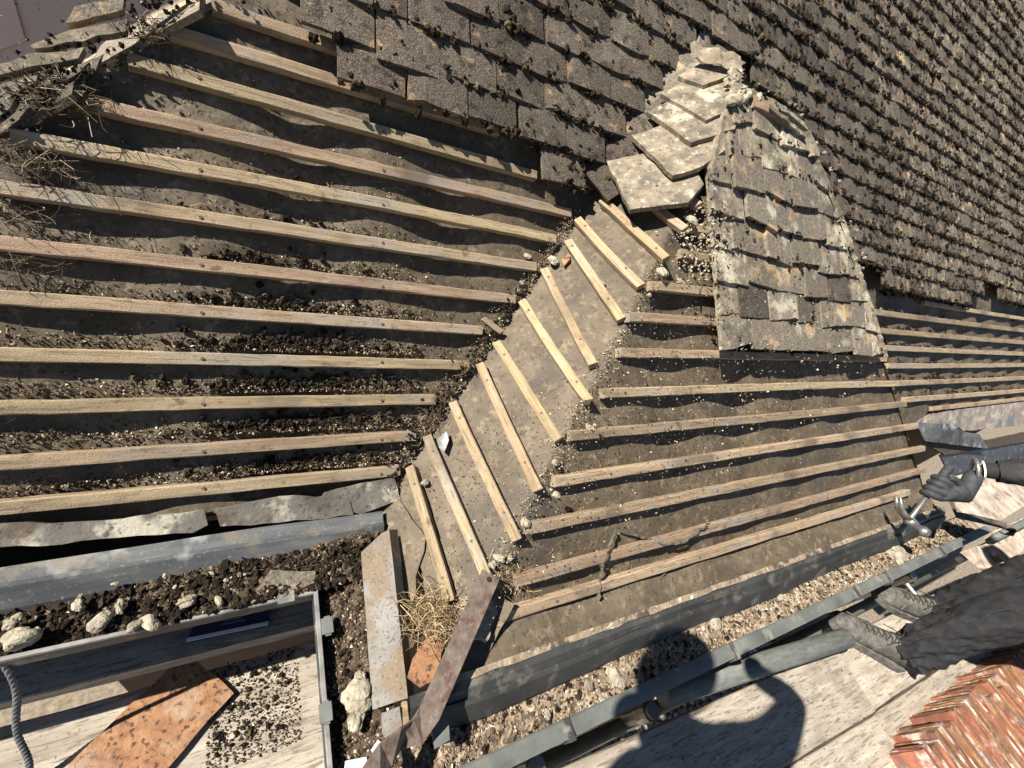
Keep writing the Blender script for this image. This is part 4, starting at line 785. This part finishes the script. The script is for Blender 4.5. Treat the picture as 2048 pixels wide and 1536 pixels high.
mb = MB(); mb.tube([(-1.6, -.76, -.53), (3, -.80, -.53)], .024, 12); obj('scaffold_ledger', mb.mesh('scaffold_ledger', True), GALV, label='long scaffold ledger tube below the gap', cat='tube')
k = 5200; P = np.stack([rng.uniform(-1.6, 3.2, k), rng.uniform(-1.3, 0.1, k), np.full(k, GROUNDZ + .01)], -1)
V, T = scatter(P, rng.uniform(.018, .034, k), PEBV); obj('pebbles', fast_mesh('pebbles', V, T, True), PEB, kind='stuff', label='beige pebbles on the ground seen through the gap', cat='pebbles')
# loose things on the left boards
cl = [(368, 1306), (466, 1386), (330, 1570), (200, 1500), (185, 1490)]
P = [H(zl + .016).at(*q) for q in [(372, 1304), (468, 1386)]]; e = P[1] - P[0]; n_ = np.array((e[1], -e[0], 0)); n_ = n_ if n_[1] < 0 else -n_
q4 = [P[0], P[1], P[1] + nrm(n_) * .255, P[0] + nrm(n_) * .255]; V, F = prism(rough_poly(q4, .0012, .03), .014); c = np.mean(V, axis=0)
obj('clay_tile', mesh('clay_tile', [np.array(v) - c for v in V], F), CLAY, None, tuple(map(float, c)), 'orange clay tile lying askew on the left scaffold boards', 'tile')
V, T = zgrit(2200, -1.80, -1.6, -.50, -.28, lambda x, y: np.full(np.shape(x), zl + .001), (.001, .004), CHIPV); obj('grit', fast_mesh('grit_board', V, T), DARKGRIT, kind='stuff', label='dark grit heaped on the left board beside the orange tile', cat='grit')
V, T = zgrit(120, -1.80, -1.62, -.47, -.30, lambda x, y: np.full(np.shape(x), zl + .002), (.003, .008), MOSSN); obj('moss_litter', fast_mesh('moss_board', V, T), MOSS, kind='stuff', label='moss crumbs on the left board beside the orange tile', cat='moss')
V, T = zgrit(1100, -1.2, .3, -1.15, -.80, lambda x, y: np.full(np.shape(x), ZR + .001), (.0008, .003), CHIPV); obj('grit', fast_mesh('grit_board2', V, T), DARKGRIT, kind='stuff', label='specks of dirt on the right scaffold boards', cat='grit')
BLUE = mat('packet_blue', [(.3, (.025, .035, .07)), (.7, (.045, .055, .10))], sc=4, rough=.4, bump=.03); PRN = mat('packet_print', [(.3, (.16, .17, .2)), (.7, (.2, .21, .24))], rough=.6, bump=0)
Bz = H(-.322); P = [Bz.at(*q) for q in [(400, 1222), (548, 1192), (536, 1250), (372, 1284)]]
pk = empty('printed_packet', P[0], label='dark blue printed packet lying in the shade under the left gutter', cat='packet')
V, F = prism(P, .015); obj('sleeve', mesh('sleeve', V, F), BLUE, pk)
V, F = prism([P[3] * 1.0, P[2], P[2] * .88 + P[1] * .12 + (P[2] - P[1]) * .0, P[3] * .88 + P[0] * .12], .002); obj('white_border', mesh('white_border', [np.array(v) + np.array((0, 0, .0025)) for v in V], F), bpy.data.materials['white_paper'], pk)
for i in range(4):
    a, b = .30 + .11 * i, .35 + .11 * i; l = P[0] * (1 - a) + P[3] * a; r = P[1] * (1 - a) + P[2] * a; l2 = P[0] * (1 - b) + P[3] * b; r2 = P[1] * (1 - b) + P[2] * b
    u0, u1 = .38, .62 + .05 * (i % 2); V, F = prism([l + (r - l) * u0, l + (r - l) * u1, l2 + (r2 - l2) * u1, l2 + (r2 - l2) * u0], .001); obj('print_line', mesh('print_line', [np.array(v) + np.array((0, 0, .002)) for v in V], F), PRN, pk)
# twisted rope
A, B = pp(-.11, 6, 1325), pp(-.40, 52, 1560); mb = MB()
for ph in (0, 2.09, 4.19):
    pts = []
    for i in range(120):
        t = i / 119; p = A * (1 - t) + B * t + np.array((.006 * math.sin(t * 9), 0, -.03 * math.sin(t * math.pi))); a = ph + t * 62; pts.append(p + .003 * np.array((math.cos(a), 0, math.sin(a))))
    mb.tube(pts, .0036, 6)
obj('twisted_rope', mb.mesh('twisted_rope', True), mat('rope_grey', [(.3, (.06, .062, .07)), (.7, (.17, .17, .18))], sc=60, rough=.6, bump=.3), label='grey twisted rope hanging from the left gutter to the boards', cat='rope')
# stack of plain tiles standing on edge
sm = [tile_mesh(80 + i, 3, 2, .165, .262, .0125, .003, 'stacked_tile') for i in range(6)]
for q in sm: q.materials.append(STACK)
x = .24; i = 0; grp = 0; lean = 0; oy = 0
while x < 1.85:
    if grp <= 0: grp = rng.integers(2, 6); oy = rng.uniform(-.055, .0) if rng.random() < .55 else rng.uniform(-.012, .004)
    grp -= 1; le = .06 + rng.normal() * .025; h = .0825
    zc = nrm((math.cos(le), 0, math.sin(le))); yc = np.array((rng.normal() * .02, -1, 0)); yc = nrm(yc - zc * (yc @ zc)); xc = np.cross(yc, zc)
    o = obj('stacked_tile', sm[i % 6], None, None, mtx((x, -1.15 + oy * 1.0 + rng.normal() * .002 + .02 * math.sin(x * 2), ZR - .038 + h), xc, yc, zc), 'orange plain tile standing on edge in the stack on the boards', 'tile', 'tiles stacked on edge')
    x += .0150 + abs(rng.normal()) * .0012; i += 1
# ------------------------------------------------------------------ people
def skin(name, verts, edges, radii, mt, parent=None, root=0, sub=2, mw=None):
    me = bpy.data.meshes.new(name); me.from_pydata([tuple(map(float, v)) for v in verts], edges, []); o = obj(name, me, mt, parent, mw)
    bpy.context.view_layer.update(); md = o.modifiers.new('skin', 'SKIN'); md.use_smooth_shade = True
    if not me.skin_vertices: me.attributes  # layer is made by the modifier
    sv = me.skin_vertices[0].data
    for i, r in enumerate(radii): sv[i].radius = (r, r) if not hasattr(r, '__len__') else r; sv[i].use_root = (i == root)
    s_ = o.modifiers.new('sub', 'SUBSURF'); s_.levels = sub; s_.render_levels = sub; return o
CLOTH = mat('black_workwear', [(.3, (.014, .014, .015)), (.7, (.026, .026, .028))], sc=30, rough=.85, bump=.25, bsc=300, speck=[((.06, .055, .048), 14, .56, .70, .55)])
BOOT = mat('scuffed_boot_leather', [(.3, (.045, .042, .036)), (.55, (.12, .112, .094)), (.8, (.23, .215, .18))], sc=34, det=9, rough=.8, bump=.8, bsc=150)
SOLE = mat('boot_sole', [(.3, (.05, .05, .048)), (.7, (.17, .16, .14))], sc=40, rough=.9, bump=.4)
LACE = mat('boot_lace', [(.3, (.02, .018, .015)), (.7, (.06, .05, .04))], sc=50, rough=.9, bump=0)
YEL = mat('yellow_trim', [(.3, (.6, .5, .05)), (.7, (.7, .6, .08))], rough=.7, bump=0)
GLOVE = mat('black_glove', [(.3, (.02, .022, .023)), (.7, (.05, .053, .055))], sc=40, rough=.7, bump=.6, bsc=70)
SKINM = mat('skin', [(.3, (.42, .25, .17)), (.7, (.5, .31, .22))], rough=.6, bump=.05)
HAIR = mat('hair', [(.3, (.03, .02, .015)), (.7, (.06, .04, .03))], rough=.7, bump=.4)
def head_on(parent, c, fwd, up, mt=SKINM):
    fwd = nrm(fwd); up = nrm(np.asarray(up) - fwd * (np.asarray(up) @ fwd)); x = np.cross(fwd, up); V, T = ICO3; W = V * np.array((.075, .098, .115))
    W[:, 1] *= 1 - .12 * (W[:, 2] < -.03); 
    for (cx, cy, cz, r, a) in ((0, .1, -.005, .022, .024), (.03, .09, .012, .016, -.008), (-.03, .09, .012, .016, -.008), (0, .09, -.05, .02, .006)):
        d = np.linalg.norm(W - np.array((cx, cy, cz)), axis=1); W[:, 1] += a * np.exp(-(d / r) ** 2)
    M = mtx(c, x, fwd, up); h = obj('head', fast_mesh('head', W, T, True), mt, parent, M)
    W2 = V * np.array((.081, .103, .12)) + np.array((0, -.012, .012)); keep = [t for t in T if not all(W2[i][1] > .028 and W2[i][2] < .065 for i in t)]
    obj('hair', fast_mesh('hair', W2, np.array(keep), True), HAIR, h, M)
    for s_ in (-1, 1):
        mb = MB(); mb.tube([(s_ * .074, 0, -.02), (s_ * .085, -.012, .0), (s_ * .08, -.01, .025)], [.008, .013, .008], 8); obj('ear', mb.mesh('ear', True), mt, h, M)
ZR = -.30
# ---- the worker with the hammer
wk = empty('person', (.66, -.95, ZR - .038), label='worker in black trousers and laced boots bending over the roof with a hammer', cat='person')
toe1, heel1 = H(ZR - .03).at(1658, 1238), H(ZR - .03).at(1815, 1340)
fd = nrm(heel1 - toe1); BL = .345; toe2 = H(ZR - .03).at(1742, 1184)
def boot(toe, d, flip):
    """outline lofted along the foot: x forward from heel, z up"""
    f = -d; up = np.array((0, 0, 1.)); s_ = np.cross(up, f); heel = toe + d * BL; M = mtx(heel, f, np.cross(up, f), up)
    L = BL; st = [(0.00, .020, .03, .10), (.02, .036, .012, .135), (.06, .042, .008, .15), (.11, .043, .008, .142), (.15, .045, .008, .118), (.20, .051, .008, .098), (.25, .054, .008, .082), (.295, .050, .010, .068), (.325, .038, .014, .055), (.343, .018, .022, .040)]
    seg = 14; V = []; F = []
    for x, w_, z0, z1 in st:
        for k in range(seg):
            a = 2 * math.pi * k / seg; cy, cz = math.cos(a), math.sin(a); y = w_ * np.sign(cy) * abs(cy) ** .7; zz = (z0 + z1) / 2 + (z1 - z0) / 2 * np.sign(cz) * abs(cz) ** .75
            if cz > 0: y *= 1 - .45 * cz
            V.append((x * L / .345, y + .003 * math.sin(x * 90 + k), zz + .0025 * math.sin(x * 120 + k * 2)))
    n = len(st)
    for i in range(n - 1):
        for k in range(seg): F.append((i * seg + k, (i + 1) * seg + k, (i + 1) * seg + (k + 1) % seg, i * seg + (k + 1) % seg))
    F += [tuple(range(seg)), tuple((n - 1) * seg + k for k in range(seg))[::-1]]
    b = obj('boot', mesh('boot', V, F, True), BOOT, wk, M)
    # sole
    out = [(x * L / .345 + (-.004 if i == 0 else .006 if i == n - 1 else 0), w_ + .007) for i, (x, w_, _, _) in enumerate(st)]; poly = [(x, y) for x, y in out] + [(x, -y) for x, y in out[::-1]]
    V = [(x, y, .026) for x, y in poly] + [(x, y * 1.02, .0) for x, y in poly]; k = len(poly); F = [tuple(range(k))[::-1], tuple(range(k, 2 * k))] + [(i, (i + 1) % k, (i + 1) % k + k, i + k) for i in range(k)]
    obj('sole', mesh('sole', V, F), SOLE, b, M)
    # laces, tongue, toe seam, yellow collar trim
    mb = MB()
    for i in range(6):
        x = .135 + i * .020; z = np.interp(x, [q[0] for q in st], [q[3] for q in st]) - .002; w_ = .026
        mb.tube([(x, -w_, z - .013), (x + .006, -w_ * .4, z + .002), (x + .016, w_ * .4, z - .001), (x + .020, w_, z - .018)], .0024, 5); mb.tube([(x, w_, z - .013), (x + .006, w_ * .4, z + .004), (x + .016, -w_ * .4, z + .001), (x + .020, -w_, z - .018)], .0024, 5)
    for s2 in (-1, 1): mb.tube([(.135, 0, .135), (.13, s2 * .02, .145), (.115, s2 * .035, .138), (.13, s2 * .012, .136), (.16, s2 * .03, .125), (.18, s2 * .045, .105)], .0022, 5)
    obj('lace', mb.mesh('lace'), LACE, b, M)
    mb = MB(); mb.tube([(.30, -.05, .045), (.285, -.028, .07), (.28, 0, .078), (.285, .028, .07), (.30, .05, .045)], .0028, 5); mb.tube([(.245, -.056, .04), (.235, -.03, .085), (.235, -.018, .092)], .0026, 5); mb.tube([(.245, .056, .04), (.235, .03, .085), (.235, .018, .092)], .0026, 5)
    obj('seam', mb.mesh('seam'), SOLE, b, M)
    mb = MB(); mb.tube([(.012, -.03, .125), (.05, -.042, .148), (.10, -.036, .150), (.115, 0, .156), (.10, .036, .150), (.05, .042, .148), (.012, .03, .125)], .0032, 5); obj('collar_trim', mb.mesh('collar_trim'), YEL, b, M)
    return heel + f * .072 + np.array((0, 0, .125))
an1 = boot(toe1, fd, 1); an2 = boot(toe2, nrm(fd + np.array((.12, .1, 0))), -1)
hip1, hip2 = np.array((an1[0] + .02, an1[1] - .10, .60)), np.array((an2[0] - .08, an2[1] - .12, .60)); pel = (hip1 + hip2) / 2 + np.array((0, 0, .05))
kn1 = an1 * .5 + hip1 * .5 + np.array((0, .07, .02)); kn2 = an2 * .5 + hip2 * .5 + np.array((0, .07, .02))
chest = pel + np.array((.12, .22, .30)); neck = chest + np.array((.03, .13, .12)); shR = chest + np.array((.17, .02, .03)); shL = chest + np.array((-.17, .06, .04))
HAND = np.array((.87, -.425, .262)); wr = HAND + np.array((.085, -.045, .075)); elR = np.array((1.10, -.66, .57)); elL = shL + np.array((-.02, .05, -.27)); wrL = elL + np.array((.08, .12, -.18))
vs = [pel, chest, neck, hip1, kn1, an1, hip2, kn2, an2, shR, elR, wr, shL, elL, wrL]
sk = skin('body', vs, [(0, 1), (1, 2), (0, 3), (3, 4), (4, 5), (0, 6), (6, 7), (7, 8), (1, 9), (9, 10), (10, 11), (1, 12), (12, 13), (13, 14)], [.14, .15, .06, .085, .062, .042, .085, .062, .042, .07, .05, .033, .07, .05, .035], CLOTH, wk)
head_on(wk, neck + np.array((.02, .09, .09)), (.2, .75, -.6), (0, .6, .8))
def sleeve(name, pts, rad, mt, parent, amp=.09, fr=26, seg=26, seed=0, sq=1.0):
    P = []; Rr = []
    for i in range(len(pts) - 1):
        k = 26
        for t in np.linspace(0, 1, k + 1)[:-1]: P.append(np.asarray(pts[i]) * (1 - t) + np.asarray(pts[i + 1]) * t); Rr.append(rad[i] * (1 - t) + rad[i + 1] * t)
    P.append(np.asarray(pts[-1])); Rr.append(rad[-1]); V = []; F = []; n = len(P); acc = 0
    for i, p in enumerate(P):
        d = nrm(P[min(i + 1, n - 1)] - P[max(i - 1, 0)]); a = nrm(np.cross(d, (0, 1, .2))); b = np.cross(d, a); acc += np.linalg.norm(P[i] - P[i - 1]) if i else 0
        for k in range(seg):
            th = 2 * math.pi * k / seg; u = math.cos(th); v = math.sin(th); w_ = np.exp(-acc / .16) * 1.3 + .55
            g1 = float(noise(1.3 * u + 5 * acc + seed * 3, 1.3 * v - 4 * acc, 1.5, 1)); g2 = float(noise(1.1 * u - 6 * acc, 1.1 * v - 7 * acc + seed * 5, 2.4, 3)); f = 1 + amp * w_ * (1.1 * (.35 - abs(g1)) * 1.6 + .8 * (.35 - abs(g2)) * 1.6) + .035 * math.sin(3 * th + acc * 9 + seed)
            V.append(p + Rr[i] * f * (a * u + b * v * sq))
    for i in range(n - 1):
        for k in range(seg): F.append((i * seg + k, i * seg + (k + 1) % seg, (i + 1) * seg + (k + 1) % seg, (i + 1) * seg + k))
    return obj(name, mesh(name, V, F, True), mt, parent)
for an, kn, hp, sd in ((an1, kn1, hip1, .4), (an2, kn2, hip2, 1.9)):
    t = sleeve('trouser_leg', [an + np.array((0, -.015, -.02)), an * .72 + kn * .28, kn, hp], [.066, .072, .078, .108], CLOTH, wk, .19, 20, 52, sd)
    mb = MB(); pts = [an * (1 - q) + kn * q + np.array((-.066 - .022 * q, .02 + .008 * math.sin(q * 9), 0)) for q in np.linspace(.05, 1, 14)]; mb.tube(pts, .0018, 5); obj('seam', mb.mesh('seam'), GLOVE, t)
sleeve('jacket_sleeve', [wr + (elR - wr) * .18, wr * .5 + elR * .5, elR, shR], [.043, .055, .066, .09], CLOTH, wk, .10, 20, 22, .8)
mb = MB(); d = nrm(elR - wr); sleeve('cuff_band', [wr + d * .014, wr + d * .020], [.039, .039], mat('white_band', [(.3, (.7, .68, .62)), (.7, (.78, .76, .7))], rough=.7, bump=0), wk, .0)
# bangle-like wrist strap
b1 = nrm(np.cross(d, (0, 0, 1.))); b2 = np.cross(d, b1); pts = [wr - d * .004 + .044 * (b1 * math.cos(a) + b2 * math.sin(a)) for a in np.linspace(0, 2 * math.pi, 25)]; mb.tube(pts, .0085, 8, False); obj('bangle', mb.mesh('bangle', True), STEEL, wk)
# hammer: handle axis from the fist towards the gutter
def DP(px, py, depth): v = ray(px, py); return CAM + v * (depth / (v @ RC[2]))
hd = (HAND - CAM) @ RC[2]; h0 = DP(1868, 975, hd - .02); h1 = DP(1818, 1040, hd - .02); ax = nrm(h1 - h0); butt = h0 - ax * .12
hm = empty('claw_hammer', h1, label='steel claw hammer with a dark grip held in the gloved hand', cat='hammer')
side = nrm(DP(1848, 1062, hd) - DP(1796, 1008, hd)); side = nrm(side - ax * (side @ ax)); oth = np.cross(ax, side)
Mh = mtx(h1, side, oth, ax) @ Matrix.Scale(1.28, 4)
mb = MB(); mb.tube([(0, 0, -.225), (0, 0, -.22), (0, 0, -.16), (0, 0, -.115), (0, 0, -.11)], [.013, .0175, .0165, .0175, .013], 12, True, .8); obj('grip', mb.mesh('grip', True), GLOVE, hm, Mh)
mb = MB(); mb.tube([(0, 0, -.13), (0, 0, -.02), (0, 0, .012)], [.0115, .0105, .014], 10, True, .75); obj('shaft', mb.mesh('shaft', True), STEEL, hm, Mh)
mb = MB(); mb.tube([(-.005, 0, 0), (.02, 0, 0), (.034, 0, 0), (.05, 0, 0), (.053, 0, 0), (.072, 0, 0), (.074, 0, 0)], [.017, .014, .0105, .0105, .0165, .0165, .0145], 14); obj('head', mb.mesh('hammer_head', True), STEEL, hm, Mh)
for s2 in (-1, 1):
    mb = MB(); pts = [(-.002, s2 * .004, 0), (-.03, s2 * .007, -.004), (-.055, s2 * .0085, -.016), (-.078, s2 * .009, -.040)]; mb.tube(pts, [.0145, .0115, .009, .0035], 8, True, .55); obj('claw', mb.mesh('claw', True), STEEL, hm, Mh)
# gloved fist round the grip: palm, four curled fingers, thumb
K = 1.28; gx = side; g0 = h0 - ax * .005
toC = nrm(CAM - HAND); pd = nrm(wr - g0); pd = nrm(pd - ax * (pd @ ax)); qd = np.cross(ax, pd); qd = qd if qd @ toC > 0 else -qd     # pd: to the wrist, qd: towards the viewer
def hp(a, b, c): return g0 - ax * .0 + K * (ax * a + pd * b + qd * c)
vs = [hp(-.0, .030, .014), hp(-.018, .052, .010), hp(-.030, .082, .004), wr, hp(.026, .020, .018), hp(.010, .016, .022), hp(-.010, .014, .022), hp(-.030, .016, .018)]
es = [(0, 1), (1, 2), (2, 3), (0, 4), (0, 5), (0, 6), (1, 7)]; rr = [.029 * K, .032 * K, .028 * K, .036, .015 * K, .016 * K, .016 * K, .016 * K]
for i, (a, L_) in enumerate(((.030, .90), (.010, 1.0), (-.011, 1.0), (-.032, .94))):
    b = 4 + i; n0 = len(vs)
    vs += [hp(a + .003, .004, .027), hp(a + .005, -.013 * L_, .019), hp(a + .005, -.017 * L_, -.008), hp(a + .003, -.004, -.022 * L_)]; rr += [.0132 * K, .0128 * K, .0115 * K, .0095 * K]; es += [(b, n0), (n0, n0 + 1), (n0 + 1, n0 + 2), (n0 + 2, n0 + 3)]
n0 = len(vs); vs += [hp(-.045, .040, .022), hp(-.046, .012, .030), hp(-.036, -.004, .036)]; rr += [.0135 * K, .012 * K, .0095 * K]; es += [(1, n0), (n0, n0 + 1), (n0 + 1, n0 + 2)]
skin('glove', vs, es, rr, GLOVE, wk, 1)
# ---- the photographer behind the camera, whose shadow falls on the boards
def SH(px, py, zr, z): s_ = H(zr).at(px, py); return s_ - LDIR * ((zr - z) / LDIR[2])
ph = empty('person', (-1.75, -1.25, ZR), label='photographer leaning in behind the view, seen only as a shadow on the boards', cat='person')
hd_, ck, sR, sL = SH(1345, 1338, -.1, 1.46), SH(1300, 1415, -.33, 1.30), SH(1560, 1470, ZR, 1.17), SH(1275, 1545, ZR, 1.2)
chs = SH(1425, 1580, ZR, 1.08); pv = SH(1470, 1680, ZR, .68) + np.array((-.15, -.2, 0)); eR = SH(1590, 1400, ZR, 1.2); wR = SH(1515, 1352, -.26, 1.32)
h1_, h2_ = pv + np.array((-.1, -.03, -.08)), pv + np.array((.1, -.03, -.08)); f1, f2 = np.array((h1_[0] - .12, h1_[1] - .12, ZR + .03)), np.array((h2_[0] + .02, h2_[1] - .12, ZR + .03)); k1, k2 = (h1_ + f1) / 2 + np.array((0, .1, 0)), (h2_ + f2) / 2 + np.array((0, .1, 0))
eL = sL + np.array((-.08, -.12, -.2)); wL = eL + np.array((.1, -.02, -.2))
skin('body', [pv, chs, ck, h1_, k1, f1, h2_, k2, f2, sR, eR, wR, sL, eL, wL], [(0, 1), (1, 2), (0, 3), (3, 4), (4, 5), (0, 6), (6, 7), (7, 8), (1, 9), (9, 10), (10, 11), (1, 12), (12, 13), (13, 14)], [.13, .14, .055, .08, .06, .05, .08, .06, .05, .07, .048, .034, .07, .05, .035], CLOTH, ph)
head_on(ph, hd_, (.5, .5, -.6), (.3, .3, .9))
PH = SH(1500, 1336, -.25, 1.38); mb = MB(); mb.box((-.04, -.012, -.035), (.04, .0, .035)); 
nw = mtx(PH - RC[2] * .06 , RC[0], -RC[2] * 1.0, -RC[1]); 
vs = [wR, wR * .45 + PH * .55, PH]; skin('hand', [wR, wR * .5 + PH * .5, PH, PH + np.array((.02, .02, .015)), PH + np.array((-.03, 0, .02)), PH + np.array((.0, -.03, .02))], [(0, 1), (1, 2), (2, 3), (2, 4), (2, 5)], [.032, .036, .03, .014, .014, .013], SKINM, ph)
